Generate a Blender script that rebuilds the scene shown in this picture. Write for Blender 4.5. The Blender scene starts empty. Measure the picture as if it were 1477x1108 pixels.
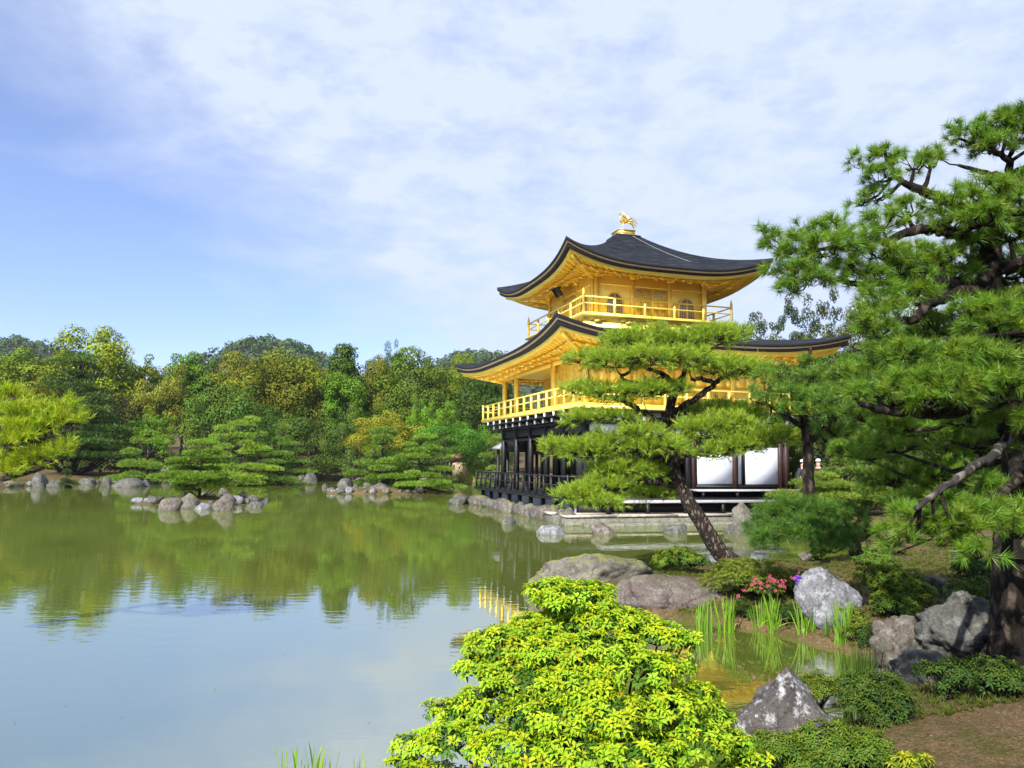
import bpy, math, random
import numpy as np
from mathutils import Vector, Matrix, noise as mnoise

R = math.radians
scn = bpy.context.scene
COL = scn.collection

# ------------------------------------------------------------------ camera
F_PX, CX, CY = 1110.0, 738.5, 554.0          # focal length and centre in photo pixels (1477 x 1108)
PITCH, ROLL, EYE = math.atan(113.5 / 1110), 0.012, 2.2
_f = np.array([0, math.cos(PITCH), math.sin(PITCH)])
_r0 = np.array([1.0, 0, 0]); _u0 = np.array([0, -math.sin(PITCH), math.cos(PITCH)])
_r = _r0 * math.cos(ROLL) + _u0 * math.sin(ROLL)
_u = _u0 * math.cos(ROLL) - _r0 * math.sin(ROLL)
cam_d = bpy.data.cameras.new('camera'); cam = bpy.data.objects.new('camera', cam_d); COL.objects.link(cam)
cam.matrix_world = Matrix(((_r[0], _u[0], -_f[0], 0), (_r[1], _u[1], -_f[1], 0), (_r[2], _u[2], -_f[2], EYE), (0, 0, 0, 1)))
cam_d.sensor_width = 36; cam_d.lens = 36 * F_PX / 1477
cam_d.clip_start = 0.05; cam_d.clip_end = 3000
scn.camera = cam

def ray(px, py): return _f + _r * (px - CX) / F_PX - _u * (py - CY) / F_PX
def A(px, py, d):                              # point on the sight line at world depth y = d
    v = ray(px, py); v = v * (d / v[1]); return np.array([v[0], v[1], v[2] + EYE])
def G(px, py, z=0.0):                          # point on the level z
    v = ray(px, py); k = (z - EYE) / v[2]; return np.array([v[0] * k, v[1] * k, z])

# ------------------------------------------------------------------ sun, sky, exposure
SUN_AZ, SUN_EL = R(207), R(38)                # azimuth clockwise from +Y
S = Vector((math.sin(SUN_AZ) * math.cos(SUN_EL), math.cos(SUN_AZ) * math.cos(SUN_EL), math.sin(SUN_EL)))
sun_d = bpy.data.lights.new('sun', 'SUN'); sun = bpy.data.objects.new('sun', sun_d); COL.objects.link(sun)
sun_d.energy = 4.8; sun_d.angle = R(0.5); sun_d.color = (1, 0.96, 0.90)
sun.rotation_euler = S.to_track_quat('Z', 'Y').to_euler()
w = bpy.data.worlds.new('World'); scn.world = w; w.use_nodes = True
nt = w.node_tree; nt.nodes.clear()
def nd(t, typ, **kw):
    n = t.nodes.new(typ)
    for k, v in kw.items():
        if k.startswith('_'): n.inputs[k[1:]].default_value = v
        else: setattr(n, k, v)
    return n
sky = nd(nt, 'ShaderNodeTexSky', sky_type='NISHITA', sun_disc=False, sun_elevation=SUN_EL, sun_rotation=SUN_AZ, air_density=1.0, dust_density=0.35, ozone_density=2.2)
bg = nd(nt, 'ShaderNodeBackground', _Strength=0.09)
bgc = nd(nt, 'ShaderNodeBackground', _Strength=0.54, _Color=(0.68, 0.77, 0.985, 1))
mixw = nd(nt, 'ShaderNodeMixShader'); outw = nd(nt, 'ShaderNodeOutputWorld')
tc = nd(nt, 'ShaderNodeTexCoord')
L = nt.links.new
# clouds live on a level sheet high above: direction / (z + small)
sepw = nd(nt, 'ShaderNodeSeparateXYZ'); L(tc.outputs['Generated'], sepw.inputs[0])
zadd = nd(nt, 'ShaderNodeMath', operation='ADD', use_clamp=False); zadd.inputs[1].default_value = 0.16; L(sepw.outputs['Z'], zadd.inputs[0])
zmax = nd(nt, 'ShaderNodeMath', operation='MAXIMUM'); zmax.inputs[1].default_value = 0.05; L(zadd.outputs[0], zmax.inputs[0])
dv = nd(nt, 'ShaderNodeVectorMath', operation='DIVIDE'); cmbz = nd(nt, 'ShaderNodeCombineXYZ')
for k in 'XYZ': L(zmax.outputs[0], cmbz.inputs[k])
L(tc.outputs['Generated'], dv.inputs[0]); L(cmbz.outputs[0], dv.inputs[1])
n1 = nd(nt, 'ShaderNodeTexNoise', _Scale=7.0, _Detail=7.0, _Roughness=0.62); L(dv.outputs[0], n1.inputs['Vector'])
n2 = nd(nt, 'ShaderNodeTexNoise', _Scale=1.6, _Detail=4.0, _Roughness=0.55, _Distortion=0.6); L(dv.outputs[0], n2.inputs['Vector'])
# the edge of the cloud sheet: a plane through two directions
e1, e2 = ray(-20, 105), ray(420, 430)
en = np.cross(e1 / np.linalg.norm(e1), e2 / np.linalg.norm(e2)); en /= np.linalg.norm(en)
if en @ ray(800, 100) < 0: en = -en
dotn = nd(nt, 'ShaderNodeVectorMath', operation='DOT_PRODUCT'); dotn.inputs[1].default_value = en; L(tc.outputs['Generated'], dotn.inputs[0])
def mth(op, a, b, clamp=False):
    m = nd(nt, 'ShaderNodeMath', operation=op, use_clamp=clamp)
    for i, x in enumerate((a, b)):
        if isinstance(x, (int, float)): m.inputs[i].default_value = x
        else: L(x, m.inputs[i])
    return m.outputs[0]
edge = mth('ADD', mth('MULTIPLY', dotn.outputs['Value'], 3.4), mth('MULTIPLY', mth('SUBTRACT', n2.outputs['Fac'], 0.5), 1.0))
edge = mth('ADD', edge, 0.10, True)
puff = mth('ADD', mth('MULTIPLY', mth('SUBTRACT', n1.outputs['Fac'], 0.5), 1.5), 0.81, True)
cover = mth('MULTIPLY', mth('MINIMUM', mth('MULTIPLY', edge, 1.6), 1.0), puff, True)
cover = mth('ADD', cover, 0.10, True)
skyt = nd(nt, 'ShaderNodeMix', data_type='RGBA', blend_type='MULTIPLY', _Factor=1.0); L(sky.outputs[0], skyt.inputs['A']); skyt.inputs['B'].default_value = (0.92, 0.93, 1.18, 1)
L(skyt.outputs['Result'], bg.inputs['Color']); L(cover, mixw.inputs[0]); L(bg.outputs[0], mixw.inputs[1]); L(bgc.outputs[0], mixw.inputs[2]); L(mixw.outputs[0], outw.inputs['Surface'])
vs = scn.view_settings
vs.view_transform = 'Standard'; vs.look = 'None'; vs.exposure = 1.05; vs.gamma = 1.0; vs.use_curve_mapping = False
scn.cycles.use_denoising = True
scn.cycles.max_bounces = 6; scn.cycles.transparent_max_bounces = 4

# ------------------------------------------------------------------ helpers
def tag(o, label=None, cat=None, group=None, kind=None):
    if label: o['label'] = label
    if cat: o['category'] = cat
    if group: o['group'] = group
    if kind: o['kind'] = kind
    return o
def empty(name, loc=(0, 0, 0), rz=0.0):
    o = bpy.data.objects.new(name, None); COL.objects.link(o)
    o.location = Vector([float(x) for x in loc]); o.rotation_euler = (0, 0, rz); o.empty_display_size = 0.2
    return o
def raw(name, v, f, mat, parent=None, smooth=False, col=None, color=None):
    """one mesh object; v (N,3), f list of index arrays (each (M,k)) or one array"""
    v = np.asarray(v, np.float32); fs = f if isinstance(f, list) else [f]
    fs = [np.asarray(a, np.int32) for a in fs if len(a)]
    me = bpy.data.meshes.new(name)
    me.vertices.add(len(v)); me.vertices.foreach_set('co', v.ravel())
    idx = np.concatenate([a.ravel() for a in fs]); tot = np.concatenate([np.full(len(a), a.shape[1], np.int32) for a in fs])
    me.loops.add(len(idx)); me.loops.foreach_set('vertex_index', idx)
    me.polygons.add(len(tot)); st = np.zeros(len(tot), np.int32); st[1:] = np.cumsum(tot)[:-1]
    me.polygons.foreach_set('loop_start', st); me.polygons.foreach_set('loop_total', tot)
    if smooth: me.polygons.foreach_set('use_smooth', np.ones(len(tot), bool))
    me.update(calc_edges=True)
    if col is not None:
        a = me.color_attributes.new('Col', 'FLOAT_COLOR', 'POINT')
        c = np.ones((len(v), 4), np.float32); c[:, :3] = col; a.data.foreach_set('color', c.ravel())
    me.materials.append(mat)
    o = bpy.data.objects.new(name, me); COL.objects.link(o)
    if parent is not None: o.parent = parent
    if color is not None: o.color = (*color, 1)
    return o
class MB:
    def __init__(s): s.v = []; s.f = {}; s.n = 0
    def add(s, v, f):
        s.v.append(np.asarray(v, float))
        for q in f: s.f.setdefault(len(q), []).append([i + s.n for i in q])
        s.n += len(v); return s
    def box(s, x0, x1, y0, y1, z0, z1):
        v = [(x, y, z) for z in (z0, z1) for y in (y0, y1) for x in (x0, x1)]
        return s.add(v, [(0, 2, 3, 1), (4, 5, 7, 6), (0, 1, 5, 4), (2, 6, 7, 3), (0, 4, 6, 2), (1, 3, 7, 5)])
    def beam(s, p, q, wd, h):                  # bar of width wd and height h from p to q
        p, q = np.array(p, float), np.array(q, float); d = q - p; d /= np.linalg.norm(d)
        up = np.array([0, 0, 1.0]) if abs(d[2]) < .95 else np.array([1.0, 0, 0])
        sd = np.cross(d, up); sd /= np.linalg.norm(sd); up = np.cross(sd, d)
        v = [e + sd * a * wd / 2 + up * b * h / 2 for e in (p, q) for b in (-1, 1) for a in (-1, 1)]
        return s.add(v, [(0, 2, 3, 1), (4, 5, 7, 6), (0, 1, 5, 4), (2, 6, 7, 3), (0, 4, 6, 2), (1, 3, 7, 5)])
    def tube(s, pts, rad, n=8, bump=0.0, rng=None):
        pts = np.asarray(pts, float); m = len(pts); rad = np.broadcast_to(rad, (m,))
        ref = np.array([0.31, 0.22, 0.93]); V = []
        for i in range(m):
            d = pts[min(i + 1, m - 1)] - pts[max(i - 1, 0)]; d /= np.linalg.norm(d) + 1e-9
            a = np.cross(d, ref); a /= np.linalg.norm(a) + 1e-9; b = np.cross(d, a)
            for k in range(n):
                t = 2 * math.pi * k / n; rr = rad[i] * (1 + (rng.uniform(-bump, bump) if bump else 0))
                V.append(pts[i] + rr * (a * math.cos(t) + b * math.sin(t)))
        Fc = [(i * n + k, i * n + (k + 1) % n, (i + 1) * n + (k + 1) % n, (i + 1) * n + k) for i in range(m - 1) for k in range(n)]
        Fc += [tuple(range(n - 1, -1, -1)), tuple((m - 1) * n + k for k in range(n))]
        return s.add(V, Fc)
    def lathe(s, c, prof, n=12):               # prof (radius, z)
        V = [(c[0] + r_ * math.cos(2 * math.pi * k / n), c[1] + r_ * math.sin(2 * math.pi * k / n), c[2] + z) for r_, z in prof for k in range(n)]
        m = len(prof)
        Fc = [(i * n + k, i * n + (k + 1) % n, (i + 1) * n + (k + 1) % n, (i + 1) * n + k) for i in range(m - 1) for k in range(n)]
        Fc += [tuple(range(n - 1, -1, -1)), tuple((m - 1) * n + k for k in range(n))]
        return s.add(V, Fc)
    def build(s, name, mat, parent=None, smooth=False, color=None):
        return raw(name, np.concatenate(s.v), [np.array(q) for q in s.f.values()], mat, parent, smooth, None, color)

# ------------------------------------------------------------------ materials
def mat(name):
    m = bpy.data.materials.new(name); m.use_nodes = True; t = m.node_tree; t.nodes.clear()
    o = nd(t, 'ShaderNodeOutputMaterial'); return m, t, o
def ramp(t, fac, stops):
    r_ = nd(t, 'ShaderNodeValToRGB'); cr = r_.color_ramp
    while len(cr.elements) < len(stops): cr.elements.new(0.5)
    for e, (p, c) in zip(cr.elements, stops): e.position = p; e.color = (*c, 1) if len(c) == 3 else c
    t.links.new(fac, r_.inputs[0]); return r_.outputs[0]
def simple(name, color, rough=0.6, metal=0.0, nscale=6.0, namp=0.25, bump=0.15, stretch=(1, 1, 1), spec=0.4, bscale=None, tone2=None):
    m, t, o = mat(name); p = nd(t, 'ShaderNodeBsdfPrincipled', _Roughness=rough, _Metallic=metal)
    p.inputs['Specular IOR Level'].default_value = spec
    tcn = nd(t, 'ShaderNodeTexCoord'); mp = nd(t, 'ShaderNodeMapping', _Scale=stretch); t.links.new(tcn.outputs['Object'], mp.inputs[0])
    n = nd(t, 'ShaderNodeTexNoise', _Scale=nscale, _Detail=6.0, _Roughness=0.65); t.links.new(mp.outputs[0], n.inputs['Vector'])
    c = np.array(color); c2 = np.array(tone2) if tone2 else c
    t.links.new(ramp(t, n.outputs['Fac'], [(0.3, tuple(c * (1 - namp))), (0.7, tuple(np.minimum(c2 * (1 + namp), 1)))]), p.inputs['Base Color'])
    if bump:
        nb = nd(t, 'ShaderNodeTexNoise', _Scale=bscale or nscale * 4, _Detail=5.0); t.links.new(mp.outputs[0], nb.inputs['Vector'])
        b = nd(t, 'ShaderNodeBump', _Strength=bump, _Distance=0.05); t.links.new(nb.outputs['Fac'], b.inputs['Height']); t.links.new(b.outputs[0], p.inputs['Normal'])
    t.links.new(p.outputs[0], o.inputs['Surface']); return m
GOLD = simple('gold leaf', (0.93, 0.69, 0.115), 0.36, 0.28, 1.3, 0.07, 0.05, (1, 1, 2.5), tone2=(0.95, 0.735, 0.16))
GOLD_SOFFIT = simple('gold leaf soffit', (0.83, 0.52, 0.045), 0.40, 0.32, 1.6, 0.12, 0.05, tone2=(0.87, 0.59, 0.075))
GOLD_BRIGHT = simple('polished gold', (0.98, 0.70, 0.22), 0.25, 0.9, 8.0, 0.1, 0.1)
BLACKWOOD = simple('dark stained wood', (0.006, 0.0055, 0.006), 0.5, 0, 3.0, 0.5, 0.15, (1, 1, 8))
REDWOOD = simple('red brown wood', (0.030, 0.010, 0.007), 0.5, 0, 3.0, 0.4, 0.15, (1, 1, 8))
GREYWOOD = simple('weathered grey boards', (0.32, 0.31, 0.33), 0.7, 0, 4.0, 0.3, 0.3, (1, 8, 8))
WHITE = simple('white paint', (0.78, 0.79, 0.82), 0.6, 0, 4.0, 0.06, 0.05)
PAPER = simple('white shoji paper', (0.60, 0.63, 0.70), 0.8, 0, 2.0, 0.02, 0.0)
PLASTER = simple('grey plaster', (0.20, 0.205, 0.17), 0.85, 0, 3.0, 0.15, 0.1)
PALEPLASTER = simple('pale plaster', (0.20, 0.235, 0.245), 0.85, 0, 3.0, 0.2, 0.1)
LATTICE = simple('lavender grey window paper', (0.20, 0.19, 0.24), 0.7, 0, 3.0, 0.1, 0.0)
PLAQUE = simple('black lacquer', (0.02, 0.02, 0.025), 0.3, 0, 3.0, 0.2, 0.0)
def shingle():
    m, t, o = mat('cypress bark shingles'); p = nd(t, 'ShaderNodeBsdfPrincipled', _Roughness=0.75)
    p.inputs['Specular IOR Level'].default_value = 0.12
    g = nd(t, 'ShaderNodeTexCoord'); mp = nd(t, 'ShaderNodeMapping', _Scale=(0.8, 0.8, 9)); t.links.new(g.outputs['Object'], mp.inputs[0])
    n = nd(t, 'ShaderNodeTexNoise', _Scale=1.8, _Detail=8.0, _Roughness=0.75); t.links.new(mp.outputs[0], n.inputs['Vector'])
    t.links.new(ramp(t, n.outputs['Fac'], [(0.3, (0.003, 0.0035, 0.005)), (0.50, (0.008, 0.010, 0.014)), (0.62, (0.032, 0.037, 0.047)), (0.76, (0.11, 0.12, 0.14))]), p.inputs['Base Color'])
    b = nd(t, 'ShaderNodeBump', _Strength=0.6, _Distance=0.06); t.links.new(n.outputs['Fac'], b.inputs['Height']); t.links.new(b.outputs[0], p.inputs['Normal'])
    t.links.new(p.outputs[0], o.inputs['Surface']); return m
SHINGLE = shingle()
EAVEBLACK = simple('black eave edge', (0.012, 0.012, 0.016), 0.7, 0, 3.0, 0.4, 0.2, (1, 1, 20))
EAVETAN = simple('tan eave strip', (0.45, 0.33, 0.17), 0.6, 0, 3.0, 0.1, 0.0)
SOFTTILE = simple('brown thatch', (0.22, 0.13, 0.07), 0.9, 0, 5.0, 0.3, 0.4)
def barkmat(name, c1, c2, sc=9.0):
    m, t, o = mat(name); p = nd(t, 'ShaderNodeBsdfPrincipled', _Roughness=0.9); p.inputs['Specular IOR Level'].default_value = 0.15
    g = nd(t, 'ShaderNodeTexCoord'); mp = nd(t, 'ShaderNodeMapping', _Scale=(1, 1, 0.45)); t.links.new(g.outputs['Object'], mp.inputs[0])
    vz = nd(t, 'ShaderNodeTexVoronoi', feature='DISTANCE_TO_EDGE', _Scale=sc); n = nd(t, 'ShaderNodeTexNoise', _Scale=sc * 1.6, _Detail=6.0)
    ms = nd(t, 'ShaderNodeVectorMath', operation='MULTIPLY_ADD'); t.links.new(n.outputs['Color'], ms.inputs[0]); ms.inputs[1].default_value = (.12, .12, .12); t.links.new(mp.outputs[0], ms.inputs[2])
    t.links.new(mp.outputs[0], n.inputs['Vector']); t.links.new(ms.outputs[0], vz.inputs['Vector'])
    ml = nd(t, 'ShaderNodeMath', operation='MULTIPLY'); ml.inputs[1].default_value = 3.5; t.links.new(vz.outputs['Distance'], ml.inputs[0])
    ad = nd(t, 'ShaderNodeMath', operation='MULTIPLY'); t.links.new(ml.outputs[0], ad.inputs[0]); t.links.new(n.outputs['Fac'], ad.inputs[1])
    t.links.new(ramp(t, ad.outputs[0], [(0.05, tuple(np.array(c1) * 0.5)), (0.3, c1), (0.6, c2)]), p.inputs['Base Color'])
    b = nd(t, 'ShaderNodeBump', _Strength=0.9, _Distance=0.03); t.links.new(ad.outputs[0], b.inputs['Height']); t.links.new(b.outputs[0], p.inputs['Normal'])
    t.links.new(p.outputs[0], o.inputs['Surface']); return m
BARK = barkmat('pine bark', (0.034, 0.026, 0.020), (0.165, 0.125, 0.10), 13.0)
BARKDARK = barkmat('pine bark with painted shade', (0.016, 0.012, 0.009), (0.060, 0.045, 0.034))  # shade on the big pine's trunk painted in as a darker bark colour
BARKRED = barkmat('red pine bark', (0.12, 0.05, 0.03), (0.27, 0.14, 0.08))
BARKGREY = barkmat('grey bark', (0.045, 0.038, 0.032), (0.14, 0.125, 0.105), 7.0)
def leafmat(name, rough=0.5, spec=0.3, trans=0.35, tcol=(1.02, 1.2, 0.5)):
    m, t, o = mat(name)
    oi = nd(t, 'ShaderNodeObjectInfo'); at = nd(t, 'ShaderNodeAttribute', attribute_name='Col')
    mx = nd(t, 'ShaderNodeMix', data_type='RGBA', blend_type='MULTIPLY', _Factor=1.0)
    t.links.new(oi.outputs['Color'], mx.inputs['A']); t.links.new(at.outputs['Color'], mx.inputs['B'])
    p = nd(t, 'ShaderNodeBsdfPrincipled', _Roughness=rough); p.inputs['Specular IOR Level'].default_value = spec
    t.links.new(mx.outputs['Result'], p.inputs['Base Color'])
    m2 = nd(t, 'ShaderNodeMix', data_type='RGBA', blend_type='MULTIPLY', _Factor=1.0); t.links.new(mx.outputs['Result'], m2.inputs['A']); m2.inputs['B'].default_value = (*tcol, 1)
    tr = nd(t, 'ShaderNodeBsdfTranslucent'); t.links.new(m2.outputs['Result'], tr.inputs['Color'])
    ms = nd(t, 'ShaderNodeMixShader', _Fac=trans); t.links.new(p.outputs[0], ms.inputs[1]); t.links.new(tr.outputs[0], ms.inputs[2])
    t.links.new(ms.outputs[0], o.inputs['Surface']); return m
LEAF = leafmat('leaves', 0.6, 0.15); LEAF_FAR = leafmat('leaves of the wood', 0.7, 0.06, 0.12); NEEDLE = leafmat('pine needles', 0.45, 0.35, 0.3); BLADE = leafmat('iris blades', 0.4, 0.4, 0.45)
PETAL = leafmat('petals', 0.6, 0.2, 0.3, (1.1, 1, 1))
def rockmat(name, a, b, lich=(0.50, 0.50, 0.44), moss=0.0, lich_amt=0.5):
    m, t, o = mat(name); p = nd(t, 'ShaderNodeBsdfPrincipled', _Roughness=0.9); p.inputs['Specular IOR Level'].default_value = 0.2
    g = nd(t, 'ShaderNodeTexCoord')
    n = nd(t, 'ShaderNodeTexNoise', _Scale=2.2, _Detail=9.0, _Roughness=0.7, _Distortion=0.4); t.links.new(g.outputs['Object'], n.inputs['Vector'])
    n2_ = nd(t, 'ShaderNodeTexNoise', _Scale=9.0, _Detail=6.0, _Roughness=0.7); t.links.new(g.outputs['Object'], n2_.inputs['Vector'])
    n3 = nd(t, 'ShaderNodeTexNoise', _Scale=34.0, _Detail=4.0, _Roughness=0.7); t.links.new(g.outputs['Object'], n3.inputs['Vector'])
    base = ramp(t, n.outputs['Fac'], [(0.34, a), (0.62, b)])
    mk = ramp(t, n2_.outputs['Fac'], [(0.50, (0, 0, 0)), (0.60, (lich_amt,) * 3)])
    mx = nd(t, 'ShaderNodeMix', data_type='RGBA'); t.links.new(mk, mx.inputs['Factor']); t.links.new(base, mx.inputs['A']); mx.inputs['B'].default_value = (*lich, 1)
    sp = ramp(t, n3.outputs['Fac'], [(0.35, (0.45,) * 3), (0.55, (1.0,) * 3)])
    my = nd(t, 'ShaderNodeMix', data_type='RGBA', blend_type='MULTIPLY', _Factor=0.8); t.links.new(mx.outputs['Result'], my.inputs['A']); t.links.new(sp, my.inputs['B'])
    out = my.outputs['Result']
    if moss:
        gm = nd(t, 'ShaderNodeNewGeometry'); sx = nd(t, 'ShaderNodeSeparateXYZ'); t.links.new(gm.outputs['Normal'], sx.inputs[0])
        n4 = nd(t, 'ShaderNodeTexNoise', _Scale=3.5, _Detail=5.0); t.links.new(g.outputs['Object'], n4.inputs['Vector'])
        mm = nd(t, 'ShaderNodeMath', operation='MULTIPLY'); t.links.new(sx.outputs['Z'], mm.inputs[0]); t.links.new(n4.outputs['Fac'], mm.inputs[1])
        mr = ramp(t, mm.outputs[0], [(0.30, (0, 0, 0)), (0.42, (moss,) * 3)])
        mz = nd(t, 'ShaderNodeMix', data_type='RGBA'); t.links.new(mr, mz.inputs['Factor']); t.links.new(out, mz.inputs['A']); mz.inputs['B'].default_value = (0.16, 0.17, 0.035, 1); out = mz.outputs['Result']
    t.links.new(out, p.inputs['Base Color'])
    vm = nd(t, 'ShaderNodeVectorMath', operation='MULTIPLY_ADD'); vm.inputs[1].default_value = (.55,) * 3; t.links.new(n.outputs['Color'], vm.inputs[0]); t.links.new(g.outputs['Object'], vm.inputs[2])
    vc = nd(t, 'ShaderNodeTexVoronoi', feature='DISTANCE_TO_EDGE', _Scale=1.1); t.links.new(vm.outputs[0], vc.inputs['Vector'])
    ck = ramp(t, vc.outputs['Distance'], [(0.0, (0.3,) * 3), (0.018, (1,) * 3)])
    mc = nd(t, 'ShaderNodeMix', data_type='RGBA', blend_type='MULTIPLY', _Factor=0.6); t.links.new(out, mc.inputs['A']); t.links.new(ck, mc.inputs['B']); t.links.new(mc.outputs['Result'], p.inputs['Base Color'])
    b0 = nd(t, 'ShaderNodeBump', _Strength=0.45, _Distance=0.04); t.links.new(ck, b0.inputs['Height'])
    b1 = nd(t, 'ShaderNodeBump', _Strength=0.7, _Distance=0.04); t.links.new(n2_.outputs['Fac'], b1.inputs['Height']); t.links.new(b0.outputs[0], b1.inputs['Normal'])
    b2 = nd(t, 'ShaderNodeBump', _Strength=0.5, _Distance=0.015); t.links.new(n3.outputs['Fac'], b2.inputs['Height']); t.links.new(b1.outputs[0], b2.inputs['Normal'])
    t.links.new(b2.outputs[0], p.inputs['Normal']); t.links.new(p.outputs[0], o.inputs['Surface']); return m
ROCK_GREY = rockmat('grey rock', (0.043, 0.042, 0.036), (0.122, 0.119, 0.104), (0.216, 0.216, 0.194))
ROCK_MOSS = rockmat('mossy grey rock', (0.072, 0.065, 0.054), (0.158, 0.144, 0.122), (0.230, 0.230, 0.166), 0.6)
ROCK_PURPLE = rockmat('purple brown rock', (0.060, 0.048, 0.043), (0.140, 0.112, 0.100), (0.21, 0.195, 0.175), 0.12, 0.45)
ROCK_PALE = rockmat('pale blue grey rock', (0.094, 0.094, 0.098), (0.226, 0.230, 0.246), (0.328, 0.335, 0.359), 0, 0.7)
ROCK_TAN = rockmat('tan rock', (0.068, 0.056, 0.044), (0.150, 0.130, 0.104), (0.25, 0.24, 0.22))
ROCK_WHITE = rockmat('whitish lichened rock', (0.055, 0.048, 0.044), (0.125, 0.112, 0.102), (0.40, 0.40, 0.41), 0, 0.9)
SLAB = rockmat('pale stone paving', (0.344, 0.295, 0.238), (0.476, 0.418, 0.344), (0.492, 0.451, 0.377), 0, 0.3)
SLABSIDE = rockmat('stone slab side', (0.09, 0.09, 0.07), (0.17, 0.17, 0.13), (0.24, 0.24, 0.19), 0.0)

# ------------------------------------------------------------------ the ground: one sheet, pond dug into it
BC, BROT = np.array([5.3, 36.3]), R(17.5)      # pavilion centre and turn
_ba = np.array([math.cos(BROT), math.sin(BROT)]); _bb = np.array([-math.sin(BROT), math.cos(BROT)])
def loc2w(x, y): return BC + _ba * x + _bb * y
POND = [(-12, 16), (-7.8, 10.5), (-6.0, 8), (-4.9, 5.6), (-3.8, 4.4), (-2.2, 4.3), (-1, 4.6), (0.3, 4.9), (1.2, 5.1), (2.0, 5.7), (2.5, 6.3), (3.1, 7.0), (3.7, 7.8), (4.2, 8.6),
        (4.2, 9.3), (3.9, 9.7), (3.5, 10.5), (3.0, 11.0), (1.8, 11.5), (0.5, 12.4), (0.4, 13.0), (1.5, 13.9), (3.3, 15.6), (5.2, 16.4), (6.6, 17.2), (8.2, 19), (9.6, 21.5), (10, 24), (9.9, 26.6),
        tuple(loc2w(4.9, -7.5)), tuple(loc2w(-5.6, -7.4)), tuple(loc2w(-5.3, 6.9)), (0.5, 43.5), (4, 48), (6, 58), (4, 72), (-2, 84), (-12, 88), (-22, 88), (-30, 82), (-34, 70), (-36.5, 61), (-36, 54), (-44, 47), (-60, 40), (-60, 22), (-30, 18)]
ISLES = [(-15.4, 38.6, 2.9, 1.3, 0.2), (-9.2, 53.5, 3.4, 1.6, 0.15), (-5.6, 54.5, 1.6, 1.0, 0.1)]   # x, y, half length, half depth, turn
_P = np.array(POND, float)
def sdf(x, y):
    """distance to the shore, positive on land"""
    x = np.asarray(x, float); y = np.asarray(y, float); d = np.full(x.shape, 1e9); ins = np.zeros(x.shape, bool)
    for i in range(len(_P)):
        a, b = _P[i], _P[(i + 1) % len(_P)]; e = b - a
        t = np.clip(((x - a[0]) * e[0] + (y - a[1]) * e[1]) / (e @ e), 0, 1)
        d = np.minimum(d, np.hypot(x - a[0] - t * e[0], y - a[1] - t * e[1]))
        c = (a[1] > y) != (b[1] > y); xi = a[0] + (y - a[1]) / (e[1] if abs(e[1]) > 1e-9 else 1e-9) * e[0]
        ins ^= c & (x < xi)
    d = np.where(ins, -d, d)
    for ix, iy, la, lb, tr in ISLES:
        c_, s_ = math.cos(tr), math.sin(tr); u = (x - ix) * c_ + (y - iy) * s_; v = -(x - ix) * s_ + (y - iy) * c_
        d = np.maximum(d, (1 - np.hypot(u / la, v / lb)) * min(la, lb))
    return d
def hgt(x, y):
    x = np.asarray(x, float); y = np.asarray(y, float); d = sdf(x, y); r_ = np.hypot(x, y)
    land = 0.04 + 0.52 * (1 - np.exp(-np.maximum(d, 0) / 1.1))
    land = land + np.clip(d - 1, 0, 40) * 0.03 + np.clip(r_ - 95, 0, 400) * 0.05
    land = np.where((r_ > 10) & (r_ < 60) & (x > 0), np.minimum(land, 0.28 + np.clip(d, 0, 30) * .035), land)
    und = 0.05 * np.sin(x * 1.7 + y * .6) * np.sin(y * 1.3 - x * .4) * np.clip(d, 0, 1) + 0.02 * np.sin(x * 5.1) * np.sin(y * 4.3) * np.clip(d, 0, 1)
    return np.where(d > 0, land + und, np.maximum(-0.7, d * 0.6) + 0.02)
def hz(x, y): return float(hgt(np.array([x]), np.array([y]))[0])
def groundmat():
    m, t, o = mat('bare soil and moss'); p = nd(t, 'ShaderNodeBsdfPrincipled', _Roughness=0.95); p.inputs['Specular IOR Level'].default_value = 0.1
    g = nd(t, 'ShaderNodeTexCoord')
    n = nd(t, 'ShaderNodeTexNoise', _Scale=0.9, _Detail=8.0, _Roughness=0.7); nb = nd(t, 'ShaderNodeTexNoise', _Scale=45.0, _Detail=6.0, _Roughness=0.75); nc = nd(t, 'ShaderNodeTexNoise', _Scale=9.0, _Detail=6.0, _Roughness=0.7)
    for q in (n, nb, nc): t.links.new(g.outputs['Object'], q.inputs['Vector'])
    soil = ramp(t, nb.outputs['Fac'], [(0.30, (0.045, 0.027, 0.013)), (0.52, (0.14, 0.09, 0.046)), (0.72, (0.30, 0.215, 0.13))])
    moss = ramp(t, nb.outputs['Fac'], [(0.3, (0.03, 0.032, 0.008)), (0.7, (0.085, 0.085, 0.02))])
    ad = nd(t, 'ShaderNodeMath', operation='MULTIPLY_ADD'); t.links.new(nc.outputs['Fac'], ad.inputs[0]); ad.inputs[1].default_value = 0.5; t.links.new(n.outputs['Fac'], ad.inputs[2])
    fac = ramp(t, ad.outputs[0], [(0.66, (0, 0, 0)), (0.86, (0.9,) * 3)])
    mx = nd(t, 'ShaderNodeMix', data_type='RGBA'); t.links.new(fac, mx.inputs['Factor']); t.links.new(soil, mx.inputs['A']); t.links.new(moss, mx.inputs['B'])
    t.links.new(mx.outputs['Result'], p.inputs['Base Color'])
    b1 = nd(t, 'ShaderNodeBump', _Strength=0.8, _Distance=0.02); t.links.new(nb.outputs['Fac'], b1.inputs['Height'])
    b2 = nd(t, 'ShaderNodeBump', _Strength=0.6, _Distance=0.06); t.links.new(nc.outputs['Fac'], b2.inputs['Height']); t.links.new(b1.outputs[0], b2.inputs['Normal'])
    t.links.new(b2.outputs[0], p.inputs['Normal']); t.links.new(p.outputs[0], o.inputs['Surface']); return m
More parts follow.
